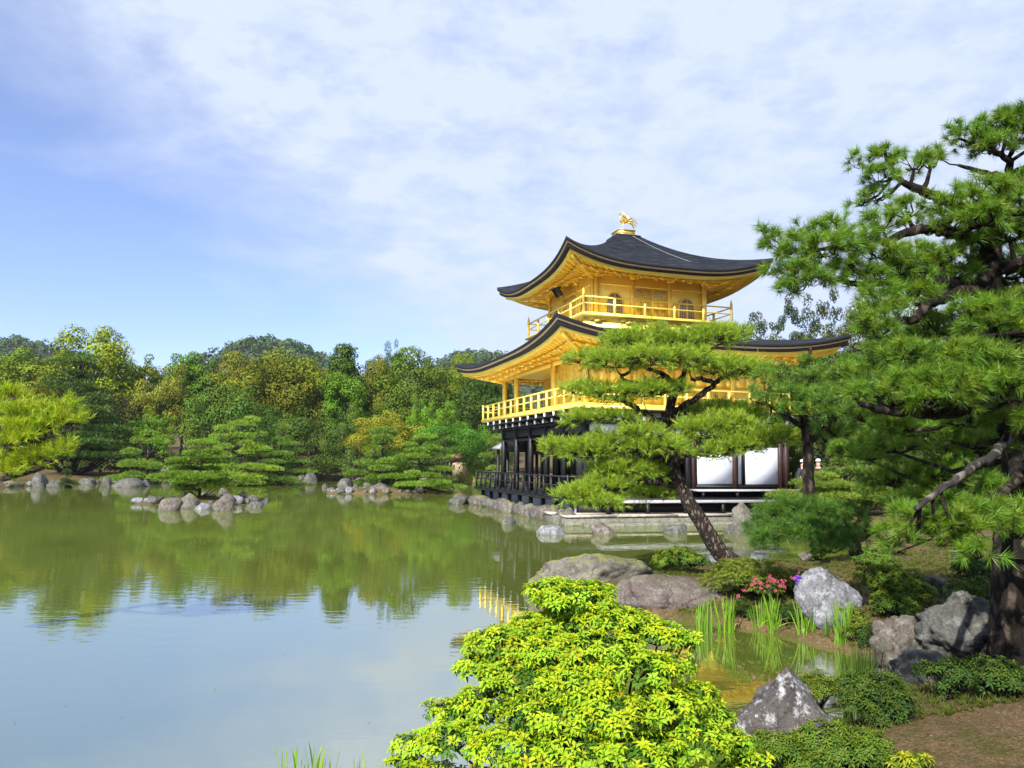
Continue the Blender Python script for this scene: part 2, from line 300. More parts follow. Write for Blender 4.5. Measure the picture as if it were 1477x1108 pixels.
def make_ground():
    rr = np.concatenate([np.linspace(0.4, 22, 190), np.geomspace(22.2, 100, 150), np.geomspace(101, 900, 60)])
    th = np.concatenate([np.linspace(-math.pi, -0.75, 60, endpoint=False), np.linspace(-0.75, 0.75, 330), np.linspace(0.75, math.pi, 60, endpoint=False)[1:]])
    RR, TH = np.meshgrid(rr, th, indexing='ij'); X, Y = RR * np.sin(TH), RR * np.cos(TH); Z = hgt(X, Y)
    nr, nth = RR.shape; v = np.stack([X, Y, Z], -1).reshape(-1, 3)
    i, j = np.meshgrid(np.arange(nr - 1), np.arange(nth), indexing='ij'); j2 = (j + 1) % nth
    f = np.stack([i * nth + j, i * nth + j2, (i + 1) * nth + j2, (i + 1) * nth + j], -1).reshape(-1, 4)[:, ::-1]
    v = np.concatenate([v, [[0, 0, float(Z[0].mean())]]]); fan = np.array([(k, (k + 1) % nth, len(v) - 1) for k in range(nth)])
    tag(raw('ground', v, [f, fan], groundmat(), smooth=True), kind='structure')
make_ground()
def watermat():
    m, t, o = mat('murky pond water'); p = nd(t, 'ShaderNodeBsdfPrincipled', _Roughness=0.015, _IOR=6.5)
    p.inputs['Base Color'].default_value = (0.092, 0.116, 0.020, 1); p.inputs['Specular IOR Level'].default_value = 0.5
    g = nd(t, 'ShaderNodeTexCoord'); mp = nd(t, 'ShaderNodeMapping', _Scale=(0.6, 1.0, 1)); t.links.new(g.outputs['Object'], mp.inputs[0])
    n = nd(t, 'ShaderNodeTexNoise', _Scale=4.5, _Detail=3.0, _Roughness=0.5); t.links.new(mp.outputs[0], n.inputs['Vector'])
    n2_ = nd(t, 'ShaderNodeTexNoise', _Scale=0.25, _Detail=3.0); t.links.new(g.outputs['Object'], n2_.inputs['Vector'])
    st = nd(t, 'ShaderNodeMath', operation='MULTIPLY'); t.links.new(ramp(t, n2_.outputs['Fac'], [(0.4, (0.25,) * 3), (0.65, (1,) * 3)]), st.inputs[0]); st.inputs[1].default_value = 0.05
    b = nd(t, 'ShaderNodeBump', _Distance=0.06); t.links.new(n.outputs['Fac'], b.inputs['Height']); t.links.new(st.outputs[0], b.inputs['Strength'])
    t.links.new(b.outputs[0], p.inputs['Normal']); t.links.new(p.outputs[0], o.inputs['Surface']); return m
tag(raw('water', [(-90, 2, 0), (40, 2, 0), (40, 130, 0), (-90, 130, 0)], np.array([[0, 1, 2, 3]]), watermat()), kind='structure')

# ------------------------------------------------------------------ the golden pavilion
PAV = empty('golden_pavilion', (BC[0], BC[1], 0), BROT)
tag(PAV, 'three storey golden pavilion with curved black shingle roofs standing at the pond edge', 'pavilion')
def part(mb, name, m, parent=PAV, smooth=False): return mb.build(name, m, parent, smooth)
def curved_roof(name, ax, ay, bx, by, ze, zt, lift, k, cx, cy, zw, thick0, thick1, bow, purl):
    """hip roof: outer half sizes ax, ay; inner bx, by; eave ze (+lift at the corners) up to zt; soffit meets the wall cx, cy at zw"""
    NS, NT = 49, 18
    s = np.linspace(-1, 1, NS); t_ = np.linspace(0, 1, NT)
    def pos(side, S_, T_, inset=0.0, z=None):
        o_x, o_y = ax - inset, ay - inset
        flare = 1 + bow * np.abs(S_) ** 4 * (1 - T_) ** 2
        along = S_ * ((o_x if side % 2 == 0 else o_y) * flare * (1 - T_) + (bx if side % 2 == 0 else by) * T_)
        out = (o_y if side % 2 == 0 else o_x) * flare * (1 - T_) + (by if side % 2 == 0 else bx) * T_
        x, y = ((along, -out), (out, along), (-along, out), (-out, -along))[side]
        return np.stack([x, y, z + 0 * S_], -1)
    lf = lambda S_: lift * np.abs(S_) ** 3.2
    V = []; Fq = []; n0 = 0
    def grid(P):
        nonlocal n0
        a, b = P.shape[:2]; V.append(P.reshape(-1, 3)); i, j = np.meshgrid(np.arange(a - 1), np.arange(b - 1), indexing='ij')
        Fq.append(np.stack([i * b + j, (i + 1) * b + j, (i + 1) * b + j + 1, i * b + j + 1], -1).reshape(-1, 4) + n0); n0 += a * b
    Sg, Tg = np.meshgrid(s, t_, indexing='ij')
    zz = ze + (zt - ze) * (k * Tg + (1 - k) * Tg ** 2) + lf(Sg) * (1 - Tg) ** 2
    for sd in range(4): grid(pos(sd, Sg, Tg, 0, zz))
    roof = raw('roof', np.concatenate(V), np.concatenate(Fq), SHINGLE, PAV, True)
    def strips(nm, rows, m, parent):           # rows: (inset, drop(s)); joined one under the next
        nonlocal V, Fq, n0
        V = []; Fq = []; n0 = 0
        for sd in range(4):
            grid(np.stack([pos(sd, s, 0 * s, ins, ze + lf(s) - dr(s)) for ins, dr in rows], 1)[:, ::-1])
        return raw(nm, np.concatenate(V), np.concatenate(Fq), m, parent, True)
    th = lambda s_: thick0 + (thick1 - thick0) * np.abs(s_) ** 2.5
    strips('eave_edge', [(0.0, lambda q: 0 * q), (0.0, lambda q: .10 + .06 * np.abs(q) ** 3), (0.07, lambda q: .10 + .06 * np.abs(q) ** 3)], EAVEBLACK, roof)
    c1 = lambda q: .10 + .06 * np.abs(q) ** 3
    strips('eave_strip', [(0.05, c1), (0.05, lambda q: c1(q) + .065), (0.13, lambda q: c1(q) + .065)], EAVETAN, roof)
    strips('eave_underlayer', [(0.10, lambda q: c1(q) + .065), (0.10, lambda q: c1(q) + .065 + th(q)), (0.32, lambda q: c1(q) + .07 + th(q))], EAVEBLACK, roof)
    strips('fascia_board', [(0.28, lambda q: c1(q) + .065 + th(q)), (0.28, lambda q: c1(q) + .19 + th(q)), (0.40, lambda q: c1(q) + .19 + th(q))], GOLD, roof)
    # soffit boards and rafters in one gilded ceiling
    mb = MB(); ins = 0.36
    ztop = lambda q: ze + lf(q) - (c1(q) + .17 + th(q))
    def sof(side, q, u, dz=0.0):               # u 0 at the edge, 1 at the wall
        o_x, o_y = ax - ins, ay - ins; fl = 1 + bow * abs(q) ** 4 * (1 - u) ** 2
        al = q * ((o_x if side % 2 == 0 else o_y) * fl * (1 - u) + (cx if side % 2 == 0 else cy) * u)
        ou = (o_y if side % 2 == 0 else o_x) * fl * (1 - u) + (cy if side % 2 == 0 else cx) * u
        z0_ = float(ze + lf(q) * (1 - u) ** 1.5 - (c1(q) + .17 + th(q))); z = z0_ + (zw - (ze - (c1(0) + .17 + th(0)))) * u + dz
        x, y = ((al, -ou), (ou, al), (-al, ou), (-ou, -al))[side]; return np.array([x, y, z])
    for sd in range(4):
        qs = np.linspace(-1, 1, 33); us = np.linspace(0, 1, 7)
        P = np.array([[sof(sd, q, u) for u in us] for q in qs]); a, b = P.shape[:2]
        mb.add(P.reshape(-1, 3), [(i * b + j, i * b + j + 1, (i + 1) * b + j + 1, (i + 1) * b + j) for i in range(a - 1) for j in range(b - 1)])
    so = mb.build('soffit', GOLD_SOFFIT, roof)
    rf = MB(); tips = []
    for sd in range(4):
        half = (ax if sd % 2 == 0 else ay); nraf = int(half * 2 / 0.34)
        for i in range(nraf):
            q = -0.97 + 1.94 * (i + .5) / nraf
            pts = [sof(sd, q, u, -.012) for u in (0.03, .3, .6, 1.0)]
            for p_, q_ in zip(pts, pts[1:]): rf.beam(p_, q_, .10, .03)
        for u0 in purl:                        # purlins running along the eave, with pale sawn ends below them
            line = [sof(sd, q, u0, -.055) for q in np.linspace(-.985, .985, 22)]
            for p_, q_ in zip(line, line[1:]): rf.beam(p_, q_, .10, .07)
            for i in range(nraf // 4):
                q = -0.92 + 1.84 * (i + .5) / (nraf // 4); tips.append((sof(sd, q, u0 - .04, -.13), sof(sd, q, u0 + .07, -.115), .08, .08))
        rf.beam(sof(sd, 1.0, .02, -.08), sof(sd, 1.0, 1.0, -.10), .16, .17)
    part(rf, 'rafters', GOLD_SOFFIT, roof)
    for tp_ in tips: part(MB().beam(*tp_), 'purlin_end', GOLD, roof)
    return roof
ROOF2 = curved_roof('roof2', 6.32, 7.69, 3.2, 3.2, 6.88, 8.05, 0.66, 0.75, 4.25, 5.4, 6.62, 0.08, 0.20, 0.012, (0.30, 0.62))
ROOF3 = curved_roof('roof3', 4.82, 4.82, 0.62, 0.62, 10.50, 13.02, 0.80, 0.60, 2.75, 2.75, 10.52, 0.07, 0.18, 0.015, (0.34, 0.70))
# ---- third storey
mb = MB().box(-3.5, 3.5, -3.5, 3.5, 7.5, 8.33)
part(mb, 'balcony_skirt', GOLD)
mb = MB().box(-3.56, 3.56, -3.56, 3.56, 8.333, 8.40).box(-3.72, 3.72, -3.72, 3.72, 8.403, 8.50)
for k in range(5):                             # carved cloud brackets under the balcony floor
    for sd in range(4):
        a_ = -2.9 + 1.45 * k
        for dx, wz in ((-.22, .05), (0, .13), (.22, .05)):
            x0, x1, z1 = a_ + dx - .16, a_ + dx + .16, 8.33; b0 = (x0, x1, -3.58, -3.502, z1 - wz - .05, z1 - .002)
            c = [(b0[0], b0[2]), (b0[1], b0[3])]
            for _ in range(sd): c = [(-y_, x_) for x_, y_ in c]
            (xa, ya), (xb, yb) = c
            mb.box(min(xa, xb), max(xa, xb), min(ya, yb), max(ya, yb), b0[4], b0[5])
part(mb, 'balcony_floor', GOLD)
part(MB().box(-2.75, 2.75, -2.75, 2.75, 8.503, 10.75), 'wall', GOLD)
def rot4(sd, x, y):
    for _ in range(sd): x, y = -y, x
    return x, y
def rail_run(parent, name, p0, p1, z, h, nst, m, corner_post=True, tiers=(1.0, .62, .08), pw=.07, finial=False):
    """one straight length of railing: posts as parts of it, rails in one mesh"""
    p0, p1 = np.array(p0, float), np.array(p1, float); mb_ = MB()
    for q in tiers:
        ww = .055 if q > .9 else .045
        mb_.beam((*p0, z + h * q), (*p1, z + h * q), ww, ww)
    r_ = part(mb_, name, m, parent)
    for i in range(nst + 1):
        c = p0 + (p1 - p0) * i / nst
        if i in (0, nst):
            if not corner_post or i == nst: continue
            b_ = MB().lathe((c[0], c[1], z), [(pw * .95, 0), (pw * .95, h * 1.12), (pw * 1.2, h * 1.14), (pw * 1.2, h * 1.2), (pw * .8, h * 1.22), (pw * .95, h * 1.30), (pw * .5, h * 1.42), (0.004, h * 1.52)] if finial else [(pw * .9, 0), (pw * .9, h * 1.08), (pw * .5, h * 1.1)], 10)
            part(b_, 'post', m, r_, False)
        else:
            part(MB().box(c[0] - pw * .75, c[0] + pw * .75, c[1] - pw * .75, c[1] + pw * .75, z, z + h * .985), 'post', m, r_)
    return r_
def rail_rect(x0, x1, y0, y1, z, h, nx, ny, m, sides=(0, 1, 2, 3), **kw):
    cs = [(x0, y0), (x1, y0), (x1, y1), (x0, y1)]
    for i in sides: rail_run(PAV, 'railing', cs[i], cs[(i + 1) % 4], z, h, nx if i % 2 == 0 else ny, m, **kw)
rail_rect(-3.58, 3.58, -3.58, 3.58, 8.50, .72, 5, 5, GOLD, tiers=(1.0, .60, .05), pw=.058, finial=True)
def arch(wd, h, n=9):                          # bell-shaped temple window outline, base at z = 0
    pts = [(-wd * .5, 0), (-wd * .48, h * .5)]
    for i in range(n + 1):
        a_ = math.pi * (1 - i / n); pts.append((wd * .46 * math.cos(a_) * (1 - .12 * math.sin(a_)), h * .58 + h * .42 * math.sin(a_) ** .9))
    return pts + [(wd * .48, h * .5), (wd * .5, 0)]
def on_face(sd, dist):                         # local (u along face, out, z) -> pavilion coordinates
    def T(u, o, z):
        x, y = rot4(sd, u, -(dist + o)); return (x, y, z)
    return T
def prism(mb_, T, pts, o0, o1):
    n = len(pts); v = [T(x, o0, z) for x, z in pts] + [T(x, o1, z) for x, z in pts]
    mb_.add(v, [tuple(range(n)), tuple(range(2 * n - 1, n - 1, -1))] + [(i, i + n, (i + 1) % n + n, (i + 1) % n) for i in range(n)])
def fbox(mb_, T, u0, u1, o0, o1, z0, z1):
    v = [T(u, o, z) for z in (z0, z1) for o in (o0, o1) for u in (u0, u1)]
    mb_.add(v, [(0, 1, 3, 2), (4, 6, 7, 5), (0, 4, 5, 1), (2, 3, 7, 6), (0, 2, 6, 4), (1, 5, 7, 3)])
for sd in range(4):
    T = on_face(sd, 2.75)
    for u in (-2.66, -.92, .92, 2.66):
        m_ = MB(); fbox(m_, T, u - .09, u + .09, .002, .085, 8.503, 10.42); part(m_, 'pillar', GOLD)
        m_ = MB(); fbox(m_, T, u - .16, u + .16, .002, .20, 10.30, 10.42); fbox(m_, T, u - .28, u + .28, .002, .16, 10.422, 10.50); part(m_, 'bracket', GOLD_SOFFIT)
    m_ = MB(); fbox(m_, T, -2.57, 2.57, .002, .05, 9.98, 10.06); fbox(m_, T, -2.57, 2.57, .002, .06, 8.503, 8.60); part(m_, 'tie_beam', GOLD)
    for u in (-1.78, 1.78):
        m_ = MB(); prism(m_, T, [(u + x, 8.66 + z) for x, z in arch(.92, 1.02)], .004, .05); fr = part(m_, 'arched_window', GOLD)
        m_ = MB(); prism(m_, T, [(u + x, 8.70 + z) for x, z in arch(.76, .92)], .045, .056); part(m_, 'pane', LATTICE, fr)
        m_ = MB(); fbox(m_, T, u - .03, u + .03, .058, .085, 8.70, 9.60)
        for q in range(1, 4):
            for sg in (-1, 1): fbox(m_, T, u + sg * q * .095 - .004, u + sg * q * .095 + .004, .058, .07, 8.70, 9.60 - .05 * q)
        for z in (8.88, 9.06, 9.24, 9.42): fbox(m_, T, u - .35, u + .35, .058, .066, z - .004, z + .004)
        part(m_, 'lattice', GOLD, fr)
    for u in (-.42, .42):
        m_ = MB(); fbox(m_, T, u - .40, u + .40, .002, .05, 8.605, 9.96); dr = part(m_, 'door', GOLD)
        for zz0, zz1 in ((8.66, 9.05), (9.10, 9.45)):
            m2 = MB(); fbox(m2, T, u - .32, u - .03, .052, .062, zz0, zz1); fbox(m2, T, u + .03, u + .32, .052, .062, zz0, zz1); part(m2, 'panel', GOLD_SOFFIT, dr)
        for uu in (-.175, .175):
            m2 = MB(); fbox(m2, T, u + uu - .14, u + uu + .14, .052, .058, 9.52, 9.88); g_ = part(m2, 'pane', LATTICE, dr)
            m2 = MB()
            for q in range(5): fbox(m2, T, u + uu - .115 + q * .0575 - .006, u + uu - .115 + q * .0575 + .006, .060, .075, 9.52, 9.88)
            for q in range(3): fbox(m2, T, u + uu - .14, u + uu + .14, .060, .072, 9.58 + q * .1, 9.60 + q * .1)
            part(m2, 'lattice', GOLD, dr)
# name plaque under the eave of the pond face, tilted outwards
m_ = MB(); c0 = np.array([-3.25, 0, 9.95]); c1_ = np.array([-3.62, 0, 10.5])
m_.beam(c0, c1_, .62, .07); pq = part(m_, 'name_plaque', PLAQUE)
m_ = MB()
for sg in (-1, 1): m_.beam(c0 + (-.02, sg * .33, .0), c1_ + (-.02, sg * .33, .0), .05, .10)
part(m_, 'plaque_frame', REDWOOD, pq)
# roof box
m_ = MB().box(-.62, .62, -.62, .62, 12.9, 13.08); part(m_, 'ridge_base', SHINGLE)
m_ = MB().box(-.50, .50, -.50, .50, 13.082, 13.14).box(-.42, .42, -.42, .42, 13.142, 13.34).box(-.45, .45, -.45, .45, 13.342, 13.38); part(m_, 'ridge_box', GOLD_BRIGHT)
# lightning wire down the roof
def roof3_z(r_):                               # height of the roof surface at half size r_ on a hip-free line
    t_ = (4.82 - r_) / (4.82 - .62); return 10.50 + (13.02 - 10.50) * (.60 * t_ + .40 * t_ ** 2)
wl = [(0.15 + 1.75 * q, -(.7 + 2.75 * q), roof3_z(.7 + 2.75 * q) + .04) for q in np.linspace(0, 1, 12)]
part(MB().tube(wl, .008, 5), 'lightning_wire', GREYWOOD)
# ---- second storey
m_ = MB().box(-5.2, 5.5, -6.4, 6.5, 4.30, 4.42); part(m_, 'balcony_floor', GOLD)
rail_rect(-5.12, 5.42, -6.32, 6.42, 4.42, .72, 11, 13, GOLD, sides=(0, 1, 2, 3), tiers=(1.0, .58, .06), pw=.06)
PIL_Y = (5.4, 3.25, 1.1, -1.05, -3.2, -5.4); PIL_X = (-4.25, -2.1, 0.2, 2.4, 4.6)
def pillar(x, y, z0, z1, s_, m): part(MB().box(x - s_, x + s_, y - s_, y + s_, z0, z1), 'pillar', m)
for y in (5.4, 3.4): pillar(-4.25, y, 4.42, 6.58, .10, GOLD)
for y in (-1.9, -5.4): pillar(-4.25, y, 4.42, 6.58, .11, GOLD)
m_ = MB().box(-4.36, 4.7, -5.30, -5.2, 4.423, 6.60); part(m_, 'wall', GOLD)                    # near short face
m_ = MB().box(-4.16, -4.1, -5.19, -1.9, 4.423, 6.60).box(-4.1, -2.1, -1.95, -1.88, 4.423, 6.60).box(-2.16, -2.08, -1.88, 5.3, 4.423, 6.60).box(4.6, 4.7, -5.19, 5.4, 4.423, 6.6).box(-2.08, 4.59, 5.3, 5.4, 4.423, 6.6); part(m_, 'wall', GOLD)
m_ = MB()
for k in range(8): m_.box(-4.20 if k % 2 else -4.185, -4.162, -5.1 + k * .4, -5.1 + k * .4 + .36, 4.5, 6.1)
for k in range(22): m_.box(-4.215, -4.20, -5.1, -1.98, 4.55 + k * .07, 4.58 + k * .07)
part(m_, 'shutter', GOLD)
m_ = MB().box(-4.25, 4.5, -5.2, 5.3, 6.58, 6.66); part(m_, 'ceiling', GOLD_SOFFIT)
m_ = MB()                                                                                          # boarded panels of the near face
for k, x in enumerate((-4.25, -2.1, .15, 2.4, 4.6)): m_.box(x - .09, x + .09, -5.40, -5.303, 4.43, 6.58)
for z in (4.5, 5.32, 6.15): m_.box(-4.15, 4.5, -5.345, -5.303, z - .05, z + .05)
for k in range(18):
    x = -4.1 + k * .48
    m_.box(x, x + .474, -5.309, -5.303, 4.56, 5.265); m_.box(x, x + .474, -5.309, -5.303, 5.375, 6.095)
part(m_, 'wall_frame', GOLD)
m_ = MB().box(-4.34, -4.16, -5.3, 5.5, 6.40, 6.575); part(m_, 'beam', GOLD)
# ---- brackets carrying the balcony: black arms with white ends
def bracket(x, y, dx, dy, L_):
    m_ = MB(); o_ = np.array([dx, dy])
    p = np.array([x, y]); q = p + o_ * L_; q2 = p + o_ * (L_ * .62)
    m_.beam((*p, 4.18), (*q, 4.18), .13, .17); m_.beam((*p, 3.98), (*q2, 3.98), .13, .17)
    b_ = part(m_, 'bracket', BLACKWOOD)
    for e, z in ((q, 4.18), (q2, 3.98)): part(MB().beam((*(e + o_ * .002), z), (*(e + o_ * .05), z), .125, .16), 'bracket_end', WHITE, b_)
for i in range(11): bracket(-4.25, -5.3 + i * 1.07, -1, 0, .86)
for i in range(9): bracket(-4.2 + i * 1.1, -5.4, 0, -1, .84)
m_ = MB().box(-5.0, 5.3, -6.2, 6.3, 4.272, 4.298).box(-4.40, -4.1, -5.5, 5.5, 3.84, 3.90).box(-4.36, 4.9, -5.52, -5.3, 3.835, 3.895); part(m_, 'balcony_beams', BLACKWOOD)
# ---- first storey
m_ = MB().box(-5.45, 4.95, -6.45, 6.75, .80, .92)
for k in range(44): m_.box(-5.47, -5.452, -6.4 + k * .3, -6.4 + k * .3 + .285, .81, .915)
part(m_, 'deck', BLACKWOOD)
m_ = MB().box(-5.5, -5.42, -6.47, 6.78, .922, .95); part(m_, 'deck_edge', BLACKWOOD)
rail_rect(-5.36, 4.9, -6.36, 6.66, .95, .76, 9, 15, BLACKWOOD, sides=(2, 3), tiers=(1.0, .56, .07), pw=.055)
rail_run(PAV, 'railing', (-5.36, -6.36), (-4.4, -6.36), .95, .76, 1, BLACKWOOD, tiers=(1.0, .56, .07), pw=.055)
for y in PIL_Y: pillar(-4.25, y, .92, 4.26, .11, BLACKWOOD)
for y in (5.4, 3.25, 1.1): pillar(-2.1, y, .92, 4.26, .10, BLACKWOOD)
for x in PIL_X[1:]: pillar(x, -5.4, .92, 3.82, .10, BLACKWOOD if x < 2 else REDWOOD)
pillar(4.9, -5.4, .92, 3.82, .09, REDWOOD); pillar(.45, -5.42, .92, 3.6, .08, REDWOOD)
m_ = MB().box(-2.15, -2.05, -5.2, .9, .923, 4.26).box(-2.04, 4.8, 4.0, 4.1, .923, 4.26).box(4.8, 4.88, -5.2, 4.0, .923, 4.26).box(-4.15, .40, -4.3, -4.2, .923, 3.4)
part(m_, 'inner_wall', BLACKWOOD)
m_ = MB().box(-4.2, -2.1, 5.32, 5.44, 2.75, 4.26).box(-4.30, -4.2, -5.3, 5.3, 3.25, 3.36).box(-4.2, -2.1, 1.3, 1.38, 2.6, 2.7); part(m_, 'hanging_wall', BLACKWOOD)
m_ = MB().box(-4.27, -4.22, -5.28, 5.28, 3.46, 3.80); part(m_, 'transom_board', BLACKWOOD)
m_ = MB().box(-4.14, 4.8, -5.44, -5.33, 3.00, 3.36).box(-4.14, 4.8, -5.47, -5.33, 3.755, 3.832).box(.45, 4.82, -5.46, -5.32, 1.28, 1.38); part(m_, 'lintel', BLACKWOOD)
m_ = MB().box(-4.14, 4.8, -5.40, -5.34, 3.90, 4.262); part(m_, 'plaster_band', PLASTER)
for x0, x1 in ((-4.1, -2.25), (-1.95, .08), (.32, 2.28), (2.52, 4.5)):
    m_ = MB().box(x0, x1, -5.40, -5.36, 3.37, 3.75); part(m_, 'transom_panel', PAPER)
for x0, x1 in ((.62, 2.72), (2.88, 4.80)):
    m_ = MB().box(x0, x1, -5.39, -5.36, 1.39, 2.985); sj = part(m_, 'shoji_screen', PAPER)
    m_ = MB()
    for x in (x0 - .04, x1 - .0): m_.box(x, x + .05, -5.415, -5.355, 1.383, 2.995)
    m_.box(x0 + .011, x1 - .001, -5.413, -5.393, 1.384, 1.43)
    part(m_, 'screen_frame', BLACKWOOD, sj)
# wooden steps along the near face
m_ = MB().box(.2, 5.3, -6.25, -5.5, 1.16, 1.235); part(m_, 'bench_step', GREYWOOD)
m_ = MB().box(-4.3, 4.2, -7.15, -6.48, .77, .86); st = part(m_, 'bench_step', GREYWOOD)
for k in range(6): part(MB().box(-4.1 + k * 1.6, -3.98 + k * 1.6, -7.1, -6.98, .30, .768), 'step_post', BLACKWOOD)
for k in range(4): part(MB().box(.4 + k * 1.55, .52 + k * 1.55, -6.2, -6.1, .922, 1.158), 'step_post', BLACKWOOD)
m_ = MB().box(-4.9, 4.6, -6.3, -6.2, .2, .798); part(m_, 'skirting', BLACKWOOD)
# posts and pale plaster under the pond deck
m_ = MB().box(-5.0, -4.92, -6.2, 6.5, .15, .79); part(m_, 'plaster_band', PALEPLASTER)
for k in range(9): part(MB().box(-5.16, -5.03, -6.1 + k * 1.55, -5.96 + k * 1.55, .1, .797), 'deck_post', BLACKWOOD)
# small fishing deck roof beyond the far end
m_ = MB(); zr = 2.75
zr = 3.05
m_.add([(-3.7, 7.2, zr), (-1.4, 7.2, zr), (-1.4, 9.6, zr), (-3.7, 9.6, zr), (-2.55, 7.2, zr + .6), (-2.55, 9.6, zr + .6), (-3.7, 7.2, zr - .10), (-1.4, 7.2, zr - .10), (-1.4, 9.6, zr - .10), (-3.7, 9.6, zr - .10)],
       [(0, 4, 5, 3), (4, 1, 2, 5), (0, 1, 4), (2, 3, 5), (6, 9, 8, 7), (0, 3, 9, 6), (1, 7, 8, 2), (0, 6, 7, 1), (3, 2, 8, 9)])
part(m_, 'annex_roof', GREYWOOD)
for x in (-3.4, -1.7):
    for y in (7.5, 9.3): pillar(x, y, -.3, zr - .10, .07, BLACKWOOD)

# ---- phoenix on the roof box
PH = empty('phoenix_statue', (BC[0], BC[1], 13.38), BROT)
tag(PH, 'golden phoenix statue with raised wings standing on the top roof of the pavilion', 'statue')
def lump(mb_, pts, rad, n=10): mb_.tube(pts, rad, n)
# local axes: head towards -x, tail towards +x
m_ = MB(); lump(m_, [(.20, 0, .50), (.12, 0, .49), (.02, 0, .47), (-.09, 0, .51), (-.14, 0, .60), (-.15, 0, .70), (-.14, 0, .80), (-.16, 0, .86), (-.21, 0, .88), (-.26, 0, .86), (-.33, 0, .82)],
                [.02, .055, .085, .08, .055, .038, .034, .042, .04, .024, .005], 12)
part(m_, 'body', GOLD_BRIGHT, PH, True)
m_ = MB()
for a_ in (-.35, 0, .35): lump(m_, [(-.18, 0, .91), (-.15, a_ * .12, .97), (-.10 + abs(a_) * .1, a_ * .3, 1.02)], [.016, .010, .003], 6)
lump(m_, [(-.23, 0, .84), (-.24, 0, .77)], [.016, .005], 6); part(m_, 'crest', GOLD_BRIGHT, PH, True)
for sg in (-1, 1):
    lg = MB(); lump(lg, [(-.02, sg * .045, .43), (0, sg * .05, .28), (-.03, sg * .05, .12), (-.03, sg * .05, .0)], [.035, .02, .012, .016], 8)
    for t_ in (-.5, 0, .5): lump(lg, [(-.03, sg * .05, .02), (-.12, sg * .05 + t_ * .10, .012)], [.012, .005], 5)
    part(lg, 'leg', GOLD_BRIGHT, PH, True)
    wg = MB()
    for k in range(6):                          # feathers fanned upward and back
        a_ = R(104 - k * 11); ln = .44 - .03 * k; b_ = np.array([-.02 + .018 * k, sg * .07, .54 - .02 * k])
        tip = b_ + np.array([math.cos(a_) * ln, sg * (.14 + .02 * k), math.sin(a_) * ln]); mid = (b_ + tip) / 2 + (-.02, sg * .04, .01)
        lump(wg, [b_, mid, tip], [.022, .026, .004], 6)
    part(wg, 'wing', GOLD_BRIGHT, PH, True)
tl = MB()
for k in range(8):
    a_ = R(38 - k * 9); sp = (k % 3 - 1) * .16
    b_ = np.array([.15, 0, .50]); tip = b_ + np.array([math.cos(a_) * (.62 - .02 * k), sp, math.sin(a_) * .36 - .16]); mid = b_ + np.array([math.cos(a_) * .32, sp * .5, math.sin(a_) * .34 + .05])
    lump(tl, [b_, mid, tip * .9 + mid * .1, tip], [.016, .028, .022, .004], 6)
part(tl, 'tail', GOLD_BRIGHT, PH, True)

# ------------------------------------------------------------------ rocks
def unit_ico(sub):
    import bmesh
    bm = bmesh.new(); bmesh.ops.create_icosphere(bm, subdivisions=sub, radius=1.0)
    v = np.array([q.co[:] for q in bm.verts]); f = np.array([[q.index for q in p.verts] for p in bm.faces]); bm.free(); return v, f
ICO = {k: unit_ico(k) for k in (2, 3, 4, 5)}
def fbm(v, sc, off, oct_=5):
    return np.array([mnoise.fractal(Vector((float(a) * sc + off, float(b) * sc - off, float(c) * sc + off * .5)), 0.7, 2.1, oct_) for a, b, c in v])
def rock(name, label, loc, size, seed, m, rz=0.0, sub=4, sharp=0.9, rough=0.11, group=None, peak=None, cat='rock', sink=0.18):
    """boulder: a sphere cut by random planes, then weathered; size = half extents; loc = ground point under it"""
    rng = np.random.default_rng(seed); v, f = ICO[sub]; n = v.copy()
    pl = rng.normal(size=(13, 3)); pl /= np.linalg.norm(pl, axis=1)[:, None]; dd = rng.uniform(.62, .95, 13)
    k = n @ pl.T; r_ = np.min(np.where(k > .05, dd / np.maximum(k, .05), 9), axis=1); r_ = np.minimum(r_, 1.12)
    r_ = sharp * r_ + (1 - sharp) * 0.9
    r_ = r_ * (1 + rough * fbm(n, 1.6, seed * 1.37) + rough * .45 * fbm(n, 5.0, seed * .7 + 9))
    p = n * r_[:, None] * np.array(size)
    if peak is not None: p[:, :2] += np.outer(np.clip(p[:, 2] / size[2], 0, 1) ** 1.2, peak); 
    if peak is not None: p[:, :2] *= (1 - .45 * np.clip(p[:, 2:3] / size[2], 0, 1)); 
    z0 = p[:, 2].min(); p[:, 2] -= z0 + sink * size[2] * 2
    c_, s_ = math.cos(rz), math.sin(rz); p = np.stack([p[:, 0] * c_ - p[:, 1] * s_, p[:, 0] * s_ + p[:, 1] * c_, p[:, 2]], -1)
    o = raw(name, p, f, m, smooth=True); o.location = [float(q) for q in loc]
    return tag(o, label, cat, group)
def rockpx(name, label, x0, x1, ytop, ybase, zbase, seed, m, depth=0.8, **kw):
    """boulder whose outline in the photograph spans x0..x1 and ytop..ybase (ybase where it meets ground or water)"""
    sinkf = kw.pop('sink', 0.18)
    b = G((x0 + x1) / 2, ybase, zbase); hw = (x1 - x0) / 2 / F_PX * b[1] * 1.06
    b[1] += hw * depth * .7
    b[0] *= b[1] / (b[1] - hw * depth * .7)
    hw *= b[1] / (b[1] - hw * depth * .7)
    b[2] = zbase = max(min(zbase, hz(b[0], b[1] - hw * depth * .8), hz(b[0], b[1])), -.25)
    h = A((x0 + x1) / 2, ytop, b[1])[2] - zbase; hh = max(h / 2 / (1 - sinkf), .05)
    return rock(name, label, b, (hw, hw * depth, hh), seed, m, sink=sinkf, **kw)
